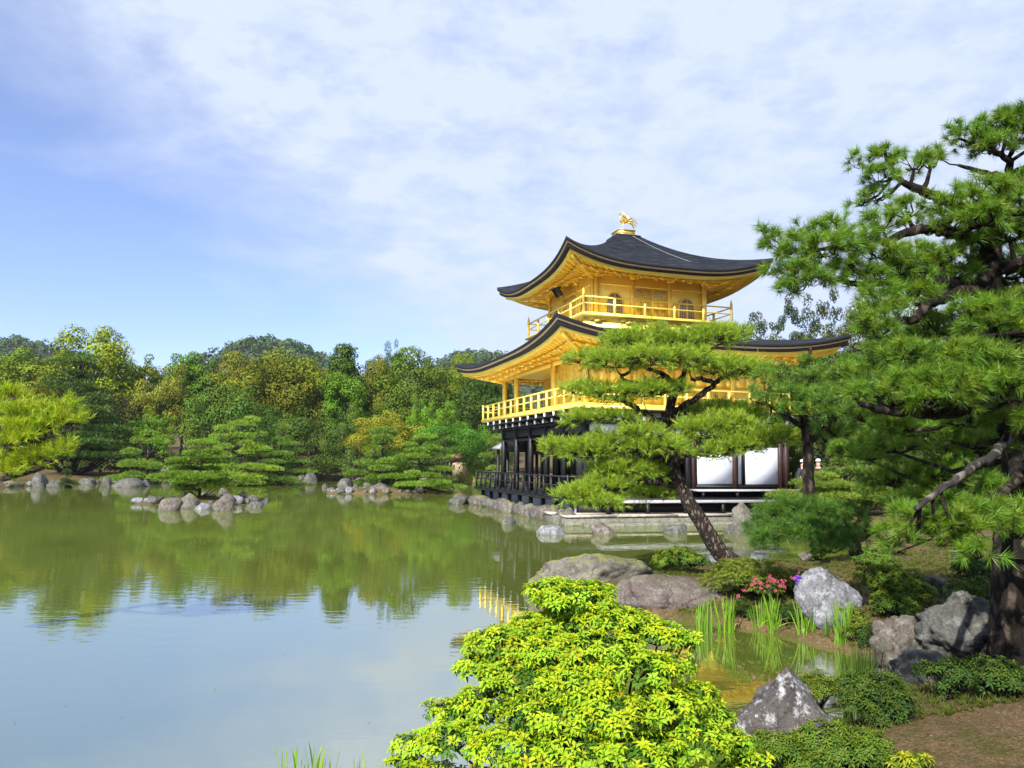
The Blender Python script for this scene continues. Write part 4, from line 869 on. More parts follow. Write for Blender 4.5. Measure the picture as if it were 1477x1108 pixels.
# ---- the leaning pine in the middle
D0 = 14.7
mz = lambda L_: zc(L_, 780, 440, 2.77)
hero_pine('leaning red barked garden pine with flat needle pads in front of the pavilion',
    mz([(775, 1062, D0, .34), (735, 1010, D0, .18), (690, 950, D0, .155), (640, 865, D0, .14), (590, 785, D0, .13), (552, 710, D0 + .1, .122), (527, 640, D0 + .1, .115), (519, 560, D0 + .1, .12), (518, 480, D0 + .1, .105), (519, 400, D0 + .1, .09), (545, 320, D0 + .1, .075), (570, 280, D0 + .1, .05), (590, 200, D0 + .1, .03)]),
    [mz(q) for q in (
     [(535, 660, D0 + .1, .10), (490, 628, D0, .075), (430, 600, D0 - .1, .06), (330, 585, D0 - .2, .05), (200, 590, D0 - .3, .035), (90, 585, D0 - .3, .02)],
     [(530, 640, D0 + .1, .09), (580, 595, D0, .085), (660, 592, D0 - .1, .07), (740, 575, D0 - .2, .05), (880, 555, D0 - .3, .03)],
     [(519, 480, D0 + .1, .08), (450, 450, D0 - .1, .07), (395, 420, D0 - .2, .06), (330, 385, D0 - .2, .045), (210, 355, D0 - .2, .025)],
     [(520, 470, D0 + .1, .05), (440, 475, D0 - .2, .04), (330, 470, D0 - .4, .03), (200, 465, D0 - .4, .02)],
     [(530, 430, D0 + .1, .07), (590, 390, D0, .062), (655, 350, D0 - .1, .058), (692, 315, D0 - .1, .05), (640, 295, D0 - .1, .045), (600, 300, D0 - .1, .03)],
     [(692, 315, D0 - .1, .045), (740, 285, D0 - .1, .04), (850, 270, D0 - .1, .025)],
     [(540, 325, D0 + .1, .06), (490, 280, D0, .05), (430, 255, D0 - .1, .035), (360, 215, D0, .02)],
     [(490, 285, D0, .045), (410, 318, D0 - .2, .042), (345, 305, D0 - .2, .038), (322, 285, D0 - .2, .032), (360, 260, D0 - .2, .028), (330, 225, D0 - .1, .018)],
     [(515, 690, D0 + .1, .08), (460, 708, D0 - .2, .065), (380, 705, D0 - .4, .05), (260, 740, D0 - .5, .03), (170, 765, D0 - .5, .02)],
     [(530, 740, D0 + .1, .05), (480, 725, D0 + .4, .04), (430, 720, D0 + .5, .03)],
     [(520, 440, D0 + .1, .05), (640, 425, D0 + .6, .035), (780, 430, D0 + .7, .02)],
     [(590, 230, D0 + .1, .035), (690, 170, D0 + .2, .03), (740, 140, D0 + .2, .02)])],
    [p for p in mz([(345, 150, 95, 58, D0 - .1), (450, 118, 70, 50, D0 + .3), (555, 150, 95, 62, D0 + .2), (690, 130, 95, 60, D0 + .2), (770, 125, 60, 50, D0 + .5),
      (185, 222, 80, 36, D0 - .2), (300, 228, 105, 48, D0 - .5), (440, 215, 105, 55, D0 - .6), (590, 222, 105, 52, D0 - .5), (740, 255, 105, 56, D0 - .2), (850, 260, 75, 52, D0 - .1),
      (165, 340, 75, 38, D0 - .1), (285, 352, 100, 52, D0 - .3), (420, 345, 95, 42, D0 - .4), (535, 338, 65, 34, D0 - .3), (700, 425, 140, 34, D0 + .7), (840, 440, 60, 26, D0 + .7),
      (180, 455, 85, 40, D0 - .3), (320, 450, 50, 32, D0 - .3),
      (75, 575, 70, 46, D0 - .3), (180, 583, 100, 58, D0 - .4), (295, 545, 95, 58, D0 - .3), (405, 520, 85, 60, D0 - .5), (505, 565, 70, 36, D0 - .6), (410, 575, 70, 30, D0 - .5),
      (640, 500, 90, 66, D0 - .4), (745, 485, 105, 66, D0 - .4), (890, 530, 115, 66, D0 - .4), (790, 565, 95, 46, D0 - .6), (690, 590, 70, 36, D0 - .5),
      (330, 658, 125, 38, D0 - .2), (430, 672, 70, 34, D0), (150, 760, 85, 46, D0 - .6), (265, 730, 105, 52, D0 - .4), (235, 795, 85, 26, D0 - .7), (440, 755, 80, 28, D0 + .3)])],
    (.215, .315, .022), 3, needle=.105, nw=.0085, k=16, shoot=.12, dens=760, sway=.62, bark=BARK, depth=.8)
# ---- the big pine on the right
E0 = 7.6
ua = lambda L_: zc(L_, 1077, 130, 3.6925); lb_ = lambda L_: zc(L_, 1077, 400, 3.6925)
BIGB = [ua([(1290, 1010, E0, .075), (1150, 1035, E0 - .1, .055), (1000, 1020, E0 - .3, .05), (850, 1010, E0 - .4, .04), (600, 1030, E0 - .4, .03), (350, 990, E0 - .4, .015)]),
    ua([(1290, 800, E0, .06), (1130, 770, E0 - .2, .05), (1000, 745, E0 - .3, .05), (880, 750, E0 - .4, .045), (740, 795, E0 - .4, .035), (560, 830, E0 - .5, .025), (350, 850, E0 - .5, .015)]),
    ua([(1300, 700, E0, .06), (1180, 640, E0 - .1, .05), (1060, 590, E0 - .2, .05), (960, 545, E0 - .2, .05), (850, 500, E0 - .2, .035), (760, 400, E0 - .2, .02), (730, 300, E0 - .2, .01)]),
    ua([(1500, 430, E0 + .3, .08), (1400, 465, E0 + .2, .05), (1280, 440, E0 + .1, .03), (1130, 400, E0, .015)]),
    ua([(1390, 465, E0 + .2, .045), (1400, 380, E0 + .1, .035), (1300, 320, E0, .025), (1130, 260, E0, .012)]),
    ua([(1310, 960, E0, .06), (1400, 940, E0 - .2, .06), (1520, 900, E0 - .4, .05)]),
    lb_([(1290, 100, E0, .06), (1160, 70, E0 - .3, .05), (1050, 110, E0 - .5, .05), (960, 150, E0 - .6, .045), (890, 225, E0 - .7, .04), (760, 245, E0 - .8, .03), (650, 270, E0 - .9, .015)]),
    lb_([(1300, 300, E0 - .1, .07), (1200, 310, E0 - .5, .05), (1110, 350, E0 - .8, .035), (1000, 380, E0 - 1, .02)]),
    lb_([(1330, 640, E0, .07), (1200, 690, E0 - .5, .05), (1050, 735, E0 - .8, .045), (900, 720, E0 - 1.0, .045), (720, 705, E0 - 1.1, .035), (600, 670, E0 - 1.2, .02)]),
    lb_([(1390, 860, E0 - .1, .05), (1330, 930, E0 - .9, .040), (1200, 1025, E0 - 1.6, .033), (1060, 1115, E0 - 1.9, .028), (900, 1230, E0 - 2.0, .018)]),
    lb_([(1440, 940, E0 - .2, .05), (1440, 1020, E0 - .9, .05), (1420, 1100, E0 - 1.2, .045), (1300, 1180, E0 - 1.5, .03), (1150, 1230, E0 - 1.7, .015)])]
BIGP = ua([(1380, 160, 75, 60, E0), (1300, 200, 70, 55, E0), (1450, 150, 70, 60, E0), (1440, 250, 90, 60, E0), (1180, 260, 80, 60, E0), (1300, 300, 90, 55, E0), (1130, 210, 35, 40, E0),
    (620, 380, 70, 55, E0 - .2), (700, 460, 75, 50, E0 - .3), (770, 330, 65, 55, E0 - .2), (890, 390, 65, 55, E0 - .2), (980, 380, 45, 50, E0 - .1), (610, 590, 40, 40, E0 - .2), (700, 560, 60, 40, E0 - .2), (1030, 340, 40, 50, E0),
    (850, 640, 75, 50, E0 - .3), (720, 700, 80, 55, E0 - .4), (640, 760, 80, 45, E0 - .4), (900, 720, 60, 40, E0 - .2),
    (1120, 600, 120, 75, E0 - .4), (1280, 540, 110, 75, E0 - .4), (1400, 620, 110, 80, E0 - .5), (1250, 680, 120, 70, E0 - .6), (1430, 500, 80, 60, E0 - .2), (1080, 700, 80, 60, E0 - .4), (1180, 780, 60, 60, E0 - .3), (1400, 760, 90, 70, E0 - .3),
    (330, 760, 75, 60, E0 - .5), (180, 820, 70, 50, E0 - .6), (110, 760, 25, 40, E0 - .6), (280, 860, 90, 55, E0 - .7), (450, 740, 70, 60, E0 - .5), (420, 850, 110, 65, E0 - .7), (560, 820, 90, 60, E0 - .6), (690, 860, 90, 60, E0 - .6), (800, 900, 90, 55, E0 - .5), (900, 870, 80, 50, E0 - .4), (1040, 880, 80, 50, E0 - .3),
    (220, 970, 90, 55, E0 - .7), (330, 1010, 90, 50, E0 - .7), (420, 960, 80, 45, E0 - .6), (530, 960, 90, 55, E0 - .6), (640, 990, 90, 50, E0 - .6), (780, 960, 80, 45, E0 - .5), (250, 1060, 60, 30, E0 - .7), (900, 990, 80, 45, E0 - .4), (1000, 950, 70, 40, E0 - .2), (700, 1060, 80, 40, E0 - .6), (880, 1070, 70, 35, E0 - .5),
    (1420, 900, 70, 50, E0 + .3), (1450, 1000, 60, 50, E0 + .4)]) + \
  lb_([(700, 120, 70, 60, E0 - .8), (640, 220, 90, 70, E0 - .9), (760, 180, 80, 60, E0 - .8), (690, 290, 80, 50, E0 - .9), (850, 90, 80, 50, E0 - .5), (960, 80, 70, 40, E0 - .4),
    (1230, 180, 110, 75, E0 - .7), (1380, 200, 110, 75, E0 - .7), (1300, 260, 120, 60, E0 - .8), (1440, 280, 80, 60, E0 - .6), (1430, 120, 70, 50, E0 - .3),
    (830, 400, 90, 60, E0 - 1), (980, 420, 110, 70, E0 - 1), (1120, 400, 110, 70, E0 - 1), (1270, 440, 110, 75, E0 - .9), (1420, 440, 100, 80, E0 - .8),
    (860, 560, 110, 75, E0 - 1.1), (1010, 590, 110, 90, E0 - 1.2), (1150, 560, 100, 75, E0 - 1.1), (1060, 520, 100, 60, E0 - 1.1), (700, 600, 70, 55, E0 - 1.1), (780, 650, 80, 50, E0 - 1.1), (950, 660, 110, 45, E0 - 1.2), (1130, 660, 80, 45, E0 - 1.1), (1330, 560, 110, 75, E0 - 1), (1420, 610, 90, 75, E0 - 1), (580, 610, 40, 60, E0 - 1.2),
    (1180, 760, 110, 55, E0 - .4), (1400, 760, 90, 60, E0 - .6), (1000, 830, 120, 50, E0 + .4), (1250, 880, 110, 50, E0 + .3), (800, 800, 90, 45, E0 + .4), (1400, 900, 80, 60, E0 + .2)]) + \
  zc([(130, 490, 60, 50, E0 - 1.5), (240, 560, 75, 75, E0 - 1.8), (470, 430, 85, 60, E0 - 1.7), (500, 560, 85, 75, E0 - 1.9), (600, 470, 80, 55, E0 - 1.7), (700, 520, 90, 65, E0 - 1.8), (350, 570, 60, 55, E0 - 1.8), (620, 620, 80, 50, E0 - 1.9), (880, 580, 85, 70, E0 - 1.7), (960, 640, 70, 60, E0 - 1.6), (700, 780, 95, 70, E0 - 2.0), (200, 660, 80, 50, E0 - 1.7), (60, 650, 70, 60, E0 - 1.6), (100, 750, 80, 60, E0 - 1.5), (400, 700, 75, 50, E0 - 1.8), (520, 700, 60, 40, E0 - 1.7), (800, 480, 90, 55, E0 - 1.6), (920, 460, 80, 60, E0 - 1.4), (760, 290, 70, 45, E0 - 1.1), (820, 330, 50, 35, E0 - 1.1), (720, 650, 80, 45, E0 - 1.9)], 1277, 640, 5.036)
hero_pine('big dark pine at the right edge with long needles and many crooked boughs',
    [(1466, 985, E0, .30), (1461, 930, E0, .20), (1458, 860, E0, .175), (1462, 770, E0 + .1, .165), (1470, 690, E0 + .15, .155), (1462, 610, E0 + .1, .145), (1446, 540, E0, .135), (1432, 470, E0, .125), (1427, 410, E0, .115), (1430, 350, E0, .10), (1445, 290, E0 + .1, .085), (1470, 250, E0 + .25, .07)],
    BIGB, [(x, y, rx * 1.3, ry * 1.25, d) for x, y, rx, ry, d in BIGP] + [(x, y, 42, 26, d) for x, y, d in ((1530, 330, 7.2), (1560, 420, 6.6), (1540, 520, 6.4), (1600, 560, 6.0), (1520, 600, 6.6), (1620, 660, 5.8), (1560, 690, 6.2), (1640, 480, 6.2), (1580, 250, 7.0), (1500, 180, 7.6), (1680, 600, 5.6), (1540, 770, 6.4), (1620, 400, 6.0))] + [(x, y, 46, 26, d) for x, y, d in ((1290, 640, 9.2), (1350, 625, 9.6), (1410, 640, 9.4), (1465, 625, 9.2), (1300, 690, 9.8), (1360, 680, 9.2), (1425, 690, 9.6), (1475, 690, 9.4), (1330, 720, 9.0), (1400, 735, 9.4), (1455, 745, 9.0), (1270, 600, 9.4), (1250, 650, 10.2), (1250, 540, 9.0), (1300, 500, 8.6), (1360, 470, 8.4), (1380, 375, 7.9), (1450, 390, 8.0), (1470, 440, 8.2), (1400, 425, 8.2), (1355, 400, 7.7), (1475, 330, 8.0), (1460, 480, 8.2))], (.118, .215, .016), 8, needle=.105, nw=.0048, k=64, shoot=.045, dens=250, spread=.95, sway=.6, depth=.9, lowfrac=.28, twig=.6, hue=.2, bark=BARKDARK, gap_=-.27, grey=(9,))  # unseen pads beyond the right edge are added to shade trunk and ground
# ---- pine behind it with a bare grey trunk, its pads hiding the pavilion's right end
F0 = 13.5
hero_pine('pine with a bare slender trunk between the pavilion and the big pine',
    [(1168, 735, F0, .12), (1166, 690, F0, .095), (1165, 640, F0, .085), (1158, 590, F0, .07), (1160, 550, F0, .05), (1170, 500, F0, .03)],
    [[(1163, 620, F0, .05), (1120, 590, F0 - .3, .035), (1090, 580, F0 - .4, .02)], [(1165, 640, F0, .05), (1210, 600, F0 - .3, .04), (1250, 580, F0 - .3, .02)], [(1160, 560, F0, .04), (1200, 520, F0, .03), (1240, 505, F0, .02)]],
    lb_([(90, 590, 70, 60, F0 - .4), (60, 660, 70, 45, F0 - .5), (200, 520, 80, 65, F0 - .3), (210, 620, 90, 70, F0 - .5), (330, 540, 85, 65, F0 - .3), (330, 650, 100, 75, F0 - .6), (450, 620, 100, 75, F0 - .6), (470, 510, 90, 70, F0 - .2), (430, 720, 80, 55, F0 - .6), (200, 710, 80, 45, F0 - .6), (560, 460, 80, 60, F0), (580, 560, 80, 60, F0), (90, 520, 40, 50, F0 - .2), (300, 460, 60, 40, F0), (640, 660, 80, 60, F0), (560, 740, 80, 60, F0), (670, 400, 80, 55, F0 + .5), (760, 480, 80, 60, F0 + .5), (500, 830, 90, 55, F0), (620, 850, 90, 60, F0 + .4), (700, 780, 90, 60, F0 + .5), (560, 930, 90, 50, F0 + .4), (720, 940, 100, 60, F0 + .6), (130, 760, 45, 40, F0 - .4), (420, 800, 60, 45, F0 - .2)]),
    (.095, .185, .018), 21, needle=.14, nw=.0075, k=36, shoot=.06, dens=210, spread=.9, sway=.55, bark=BARKDARK, depth=.9, lowfrac=.3)
# ---- low dark pine mound by the water
K0 = 11.2
hero_pine('low dark green pine mound with long needles leaning over the inlet',
    [(1235, 800, K0, .10), (1225, 775, K0, .08), (1200, 755, K0 - .1, .06), (1165, 740, K0 - .2, .04)],
    [[(1225, 778, K0, .05), (1270, 765, K0, .035), (1320, 745, K0 + .1, .02)], [(1205, 757, K0 - .1, .04), (1140, 760, K0 - .3, .03), (1095, 765, K0 - .4, .015)]],
    zc([(60, 270, 60, 70, K0 - .6), (130, 200, 80, 75, K0 - .5), (230, 170, 90, 75, K0 - .4), (340, 170, 90, 70, K0 - .3), (450, 180, 90, 70, K0 - .2), (550, 210, 80, 70, K0 - .2), (140, 310, 100, 70, K0 - .8), (260, 280, 110, 80, K0 - .8), (380, 290, 110, 80, K0 - .8), (500, 310, 100, 75, K0 - .7), (600, 300, 70, 65, K0 - .5), (90, 350, 60, 40, K0 - .8), (450, 370, 80, 45, K0 - .9)], 1077, 690, 3.6925),
    (.062, .140, .016), 31, needle=.13, nw=.006, k=44, shoot=.06, dens=330, spread=.9, gap_=-.35, sway=.5, depth=.85)
# ---- bright pine branches reaching in from the left bank
H0 = 9.0
lz = lambda L_: zc(L_, 0, 520, 5.54)
hero_pine('pine on the left bank reaching bright yellow green boughs into view',
    [(-95, 800, 9.2, .16), (-105, 740, 9.2, .13), (-95, 660, 9.2, .11), (-80, 600, 9.2, .09), (-70, 520, 9.2, .05)],
    [lz([(-500, 640, 9.2, .07), (-200, 720, 9.1, .05), (0, 730, H0, .04), (120, 735, H0, .032), (280, 655, H0, .026), (420, 605, H0 - .1, .02), (580, 555, H0 - .1, .01)]),
     lz([(-500, 900, 9.2, .06), (-200, 960, 9.1, .045), (0, 950, H0, .032), (180, 910, H0, .024), (300, 880, H0, .018), (430, 830, H0, .012), (560, 780, H0, .006)]),
     lz([(-450, 500, 9.2, .05), (-200, 420, 9.1, .04), (20, 330, H0 + .2, .03), (150, 300, H0 + .2, .012)])],
    lz([(30, 290, 80, 65, H0 + .3), (130, 260, 60, 50, H0 + .3), (170, 320, 50, 40, H0 + .3), (30, 430, 90, 65, H0 + .1), (150, 430, 90, 60, H0), (270, 430, 80, 55, H0), (380, 410, 75, 50, H0), (480, 380, 75, 50, H0), (560, 370, 50, 40, H0), (50, 570, 90, 70, H0 - .1), (170, 550, 90, 70, H0 - .1), (290, 540, 85, 65, H0 - .1), (400, 510, 80, 55, H0 - .1), (510, 500, 80, 45, H0 - .1), (610, 475, 60, 32, H0 - .1), (60, 670, 80, 45, H0 - .2), (190, 630, 80, 45, H0 - .2),
        (20, 780, 70, 40, H0), (80, 850, 80, 50, H0 - .1), (180, 820, 80, 45, H0 - .1), (280, 800, 80, 50, H0 - .1), (380, 770, 75, 45, H0 - .1), (470, 740, 70, 45, H0 - .1), (530, 700, 50, 40, H0 - .1), (60, 900, 60, 28, H0 - .2),
        (-120, 450, 110, 80, H0 + .2), (-120, 600, 110, 80, H0), (-120, 800, 110, 70, H0)]),
    (.29, .37, .014), 41, gap_=-.4, needle=.085, nw=.0065, k=22, shoot=.10, dens=950, sway=.45, depth=.8, bark=BARKGREY)

# ------------------------------------------------------------------ rocks one by one
rockpx('boulder', 'long flat topped mossy grey boulder at the tip of the promontory, behind the yellow bush', 758, 925, 797, 866, 0, 51, ROCK_MOSS, .55, sub=5, rough=.13)
rockpx('boulder', 'low purple brown boulder between the long mossy boulder and the irises', 878, 1045, 821, 888, 0, 52, ROCK_PURPLE, .55, sub=5, rough=.07, sharp=.5)
rockpx('boulder', 'big pale blue grey upright boulder beside the pink azalea', 1153, 1236, 815, 898, .22, 53, ROCK_PALE, .7, sub=5, sink=.12, rough=.08)
rockpx('boulder', 'pointed triangular boulder with white lichen patches at the edge of the inlet in front', 1070, 1205, 960, 1082, .28, 54, ROCK_WHITE, .7, sub=5, peak=(-.06, .05), sink=.10, rough=.10, sharp=.9)
rockpx('rock', 'tan and grey ridged rock on the right shore of the inlet', 1262, 1342, 884, 952, .25, 55, ROCK_TAN, .75, sub=5, rough=.16)
rockpx('boulder', 'dark grey craggy boulder under the big pine', 1338, 1452, 862, 936, .42, 56, ROCK_GREY, .7, sub=5, rough=.2, sharp=.9)
rockpx('rock', 'blue grey slab lying in the shade in front of the tan ridged rock', 1288, 1365, 934, 968, .3, 57, ROCK_GREY, .6, rough=.12)
rockpx('rock', 'pale grey rock half under the pink flowers', 1082, 1122, 843, 886, .03, 58, ROCK_PALE, .8)
rockpx('rock', 'small olive rock between the pink flowers and the big pale boulder', 1130, 1160, 846, 872, .12, 59, ROCK_MOSS, .8)
rockpx('rock', 'grey rock behind the foot of the leaning pine', 1055, 1092, 803, 826, .15, 60, ROCK_GREY, .7)
rockpx('rock', 'small brown rock on the bank behind the pine mound', 1150, 1172, 796, 810, .3, 61, ROCK_TAN, .7)
rockpx('rock', 'streaked grey split rock on the bank under the big pine', 1334, 1374, 832, 860, .42, 62, ROCK_GREY, .8, rough=.2)
rockpx('rock', 'whitish round rock in the water left of the stone terrace', 777, 816, 754, 771, 0, 63, ROCK_PALE, .8)
rockpx('rock', 'block shaped rock in the water before the stone terrace', 850, 889, 752, 771, 0, 64, ROCK_TAN, .8)
rockpx('rock', 'mossy block in the water before the terrace, left of the leaning trunk', 954, 986, 751, 769, 0, 65, ROCK_GREY, .8)
rockpx('rock', 'small mossy tuft topped rock beside the leaning trunk at the terrace', 975, 992, 750, 768, 0, 66, ROCK_MOSS, .8)
rockpx('rock', 'tall grey green rock standing on the right end of the stone terrace', 1055, 1086, 731, 757, .3, 67, ROCK_MOSS, .8, sink=.08)
rockpx('rock', 'dark grey rock below the right end of the stone terrace', 1043, 1066, 754, 769, 0, 68, ROCK_GREY, .8)
rockpx('rock', 'lone small rock in the water off the pavilion corner', 724, 746, 744, 757, 0, 69, ROCK_GREY, .8, sub=3)
rockpx('rock', 'small flat stone in the water far off the pavilion', 646, 657, 699, 703, 0, 70, ROCK_GREY, .8, sub=3)
rg2 = np.random.default_rng(77)
# islet of the left pine
for lb, a in (('reddish flat rock at the left end of the left islet', (232, 262, 716, 737)), ('rounded grey green rock left of the islet pine trunk', (258, 287, 712, 733)), ('small white flat stone at the front of the left islet', (279, 303, 724, 735)), ('blue grey pointed rock at the front of the left islet', (309, 338, 712, 737)),
              ('pale peaked rock right behind the blue grey rock of the left islet', (313, 330, 705, 722)), ('whitish rock right of the blue grey rock on the left islet', (338, 364, 708, 726)), ('dark small rock at the right end of the left islet', (358, 380, 718, 732)), ('low brown stone at the right tip of the left islet', (372, 390, 715, 724)), ('mossy rock behind the trunk on the left islet', (288, 312, 706, 722))):
    rockpx('rock', lb, *a, 0, int(rg2.integers(999)), (ROCK_GREY, ROCK_MOSS, ROCK_TAN)[int(rg2.integers(3))] if 'white' not in lb else ROCK_PALE, .9, sub=3, group='rocks round the left islet', sink=.14)
# islet on the right of the pond
for lb, a in (('long pale pink rock at the left end of the right islet', (487, 512, 690, 709)), ('brown rounded rock on the left part of the right islet', (503, 527, 689, 707)), ('grey white rock low at the front of the right islet', (520, 540, 696, 711)), ('whitish green rock in the middle front of the right islet', (534, 560, 696, 712)),
              ('pale rock at the right front of the right islet', (560, 584, 699, 711)), ('flat grey rock on top of the right islet', (562, 586, 685, 693)), ('upright grey rock right of the islet pine trunk', (602, 622, 686, 706)), ('small dark rock at the right end of the right islet', (614, 632, 695, 705)), ('tiny pointed stone in the water left of the right islet', (465, 473, 697, 704))):
    rockpx('rock', lb, *a, 0, int(rg2.integers(999)), (ROCK_GREY, ROCK_MOSS, ROCK_TAN)[int(rg2.integers(3))], .9, sub=3, group='rocks round the right islet', sink=.14)
# rocks of the far shore
for lb, a in (('tall whitish standing rock on the left shore', (47, 70, 680, 703)), ('low grey rock beside the tall standing rock on the left shore', (66, 90, 687, 703)), ('brown low rock on the left shore under the small sapling', (116, 138, 689, 699)), ('small white rock left of the big boulder cluster', (146, 162, 690, 702)), ('wide pale boulder in front of the big boulder cluster', (166, 204, 688, 703)),
              ('peaked grey boulder at the top of the cluster on the left shore', (208, 234, 668, 690)), ('large rounded boulder in the cluster on the left shore', (200, 228, 678, 698)), ('grey boulder at the right of the cluster on the left shore', (226, 252, 672, 696)), ('small mossy rock at the front of the boulder cluster', (203, 216, 692, 702)), ('dark small rock left of the boulder cluster top', (192, 204, 680, 690)),
              ('small pale rock on the shore right of the islet pine', (350, 362, 688, 698)), ('grey rock on the far shore, left of a rounded white one', (410, 428, 682, 693)), ('rounded white rock on the far shore between two grey ones', (426, 442, 684, 694)), ('grey rock on the far shore, right of the rounded white one', (436, 458, 680, 692)), ('small white rock on the far shore before the dark wood', (466, 478, 678, 686)), ('pale low rock on the far shore left of the right islet', (480, 496, 680, 688))):
    p = G((a[0] + a[1]) / 2, a[3], 0); rockpx('rock', lb, *a, max(0, min(hz(p[0], p[1]), .25)), int(rg2.integers(999)), (ROCK_GREY, ROCK_GREY, ROCK_TAN, ROCK_MOSS)[int(rg2.integers(4))], .9, sub=3, group='rocks along the far shore', sink=.14)
for q, (ix, iy, la, lb2, tr) in enumerate(ISLES[:2]):
    for k in range(24):
        a = 6.283 * k / 24 + rg2.uniform(-.1, .1); r_ = rg2.uniform(.80, .98); u, v_2 = la * r_ * math.cos(a), lb2 * r_ * math.sin(a); x, y = ix + u * math.cos(tr) - v_2 * math.sin(tr), iy + u * math.sin(tr) + v_2 * math.cos(tr); w_ = rg2.uniform(.14, .40)
        rock('rock', ('small low rock in the stone edging of the left islet', 'small low rock in the stone edging of the right islet')[q], (x, y, min(hz(x, y), .05)), (w_, w_ * .8, w_ * rg2.uniform(.45, .8)), 400 + q * 40 + k, (ROCK_GREY, ROCK_TAN, ROCK_PALE)[int(rg2.integers(3))], a, 3, .85, .12, ('edging stones of the left islet', 'edging stones of the right islet')[q])
for k in range(46):
    px = rg2.uniform(-20, 640); best = None
    for d in np.linspace(45, 95, 101):
        p = A(px, 640, d)
        if float(sdf(np.array([p[0]]), np.array([d]))[0]) > 0.02 and not any(abs(p[0] - i_[0]) < i_[2] + .4 and abs(d - i_[1]) < i_[3] + .6 for i_ in ISLES): best = (p[0], d); break
    if best: w_ = rg2.uniform(.2, .55); rock('rock', 'small rock in the line of stones edging the far shore', (*best, .0), (w_, w_ * .8, w_ * rg2.uniform(.4, .8)), 500 + k, (ROCK_GREY, ROCK_TAN, ROCK_MOSS, ROCK_PALE)[int(rg2.integers(4))], k, 3, .85, .12, 'small edging stones of the far shore')
# stones under the pavilion's pond side
for k in range(17):
    y = 6.9 - k * .86 + rg2.uniform(-.12, .12); p = loc2w(-5.45 + rg2.uniform(-.18, .1), y); hh = rg2.uniform(.30, .46); nm = ('at the far end', 'past the middle', 'near the terrace')[min(2, k // 6)]
    rock('foundation_stone', f'{("grey", "tan", "mossy")[k % 3]} foundation stone under the black deck {nm} of the pond side', (p[0], p[1], 0), (rg2.uniform(.36, .5), rg2.uniform(.3, .4), hh), 300 + k, (ROCK_GREY, ROCK_TAN, ROCK_MOSS)[k % 3], BROT + 1.57, 3, .8, .1, 'foundation stones under the pond deck', sink=.2)
for k, (x, y) in enumerate(((-6.1, 7.3), (-6.4, 6.6))):
    p = loc2w(x, y); rock('rock', ('low rounded green grey rock in the water at the far corner of the deck', 'grey rock leaning on the far corner of the deck')[k], (p[0], p[1], 0), (.55, .4, .3), 350 + k, ROCK_GREY, .3, 3)

# ------------------------------------------------------------------ stone terrace before the pavilion
TE = empty('stone_terrace', (BC[0], BC[1], 0), BROT); tag(TE, 'pale stone paved terrace with a lower step in front of the pavilion', 'terrace')
m_ = MB()
for k, (x0, x1) in enumerate(((-5.85, -3.9), (-3.88, -1.4), (-1.38, .9), (.92, 3.1), (3.12, 5.2), (5.22, 7.6))):
    for j, (y0, y1) in enumerate(((-7.45, -6.75), (-6.73, -5.9), (-5.88, -5.0))): m_.box(x0 + .25 * (j % 2), x1 + .23 * (j % 2), y0, y1, .30, .372 + .006 * ((k * 3 + j * 5) % 3))
m_.build('paving', SLAB, TE)
MB().box(-5.8, 7.5, -7.40, -4.9, -.4, .298).build('slab_side', SLABSIDE, TE)
MB().box(-5.2, 7.4, -7.75, -7.405, -.4, .10).build('lower_step', SLABSIDE, TE)

# ------------------------------------------------------------------ the yellow green bush in front, leaf by leaf
def leaves5(P, T, N, ln, wd, rng, droop=.25, keel=.25):
    """five-point leaves with a keel: foot P, direction T, upper side N"""
    n = len(P); s_ = unitv(np.cross(T, N)); ln = (np.broadcast_to(ln, (n,)) * rng.uniform(.7, 1.2, n))[:, None]; wd = (np.broadcast_to(wd, (n,)) * rng.uniform(.8, 1.15, n))[:, None]
    m_ = P + T * ln * .5 + N * ln * .04; tip = P + T * ln - N * ln * droop
    v = np.stack([P, m_ + s_ * wd * .5 + N * wd * keel, m_, m_ - s_ * wd * .5 + N * wd * keel, tip], 1).reshape(-1, 3)
    i = np.arange(n)[:, None] * 5; f = np.concatenate([i + q for q in ((0, 1, 2), (0, 2, 3), (2, 1, 4), (2, 4, 3))]); return v, f
def rosettes(C, Ax, k, ln, wd, rng, el=(.05, .6), droop=.3):
    n = len(C); Ck = np.repeat(C, k, 0); Ak = np.repeat(Ax, k, 0); t_ = np.tile(np.arange(k) * 2.39996, n) + np.repeat(rng.uniform(0, 6.28, n), k)
    r1 = unitv(np.cross(Ak, np.array([.31, .87, .38]))); r2 = np.cross(Ak, r1)
    e = np.tile(np.linspace(el[0], el[1], k), n) + rng.normal(size=n * k) * .12
    T = (r1 * np.cos(t_)[:, None] + r2 * np.sin(t_)[:, None]) * np.cos(e)[:, None] + Ak * np.sin(e)[:, None]
    N = unitv(Ak - T * np.sum(Ak * T, 1)[:, None])
    return leaves5(Ck + T * .006, T, N, ln, wd, rng, droop)
def dome_points(c, wx, wy, wz, n, rng, inner=0.0):
    a = rng.uniform(0, 6.283, n); u = rng.uniform(-.25, 1, n) ; rr = np.sqrt(1 - np.clip(u, -1, 1) ** 2)
    d = np.stack([rr * np.cos(a), rr * np.sin(a), u], -1); q = rng.uniform(.86, 1.06, (n, 1)) * (1 - inner)
    return c + d * q * np.array([wx, wy, wz]), unitv(d * np.array([.8, .8, 1]) / np.array([wx, wy, wz]) * wz + np.array([0, 0, .55]) + rng.normal(size=(n, 3)) * .16)
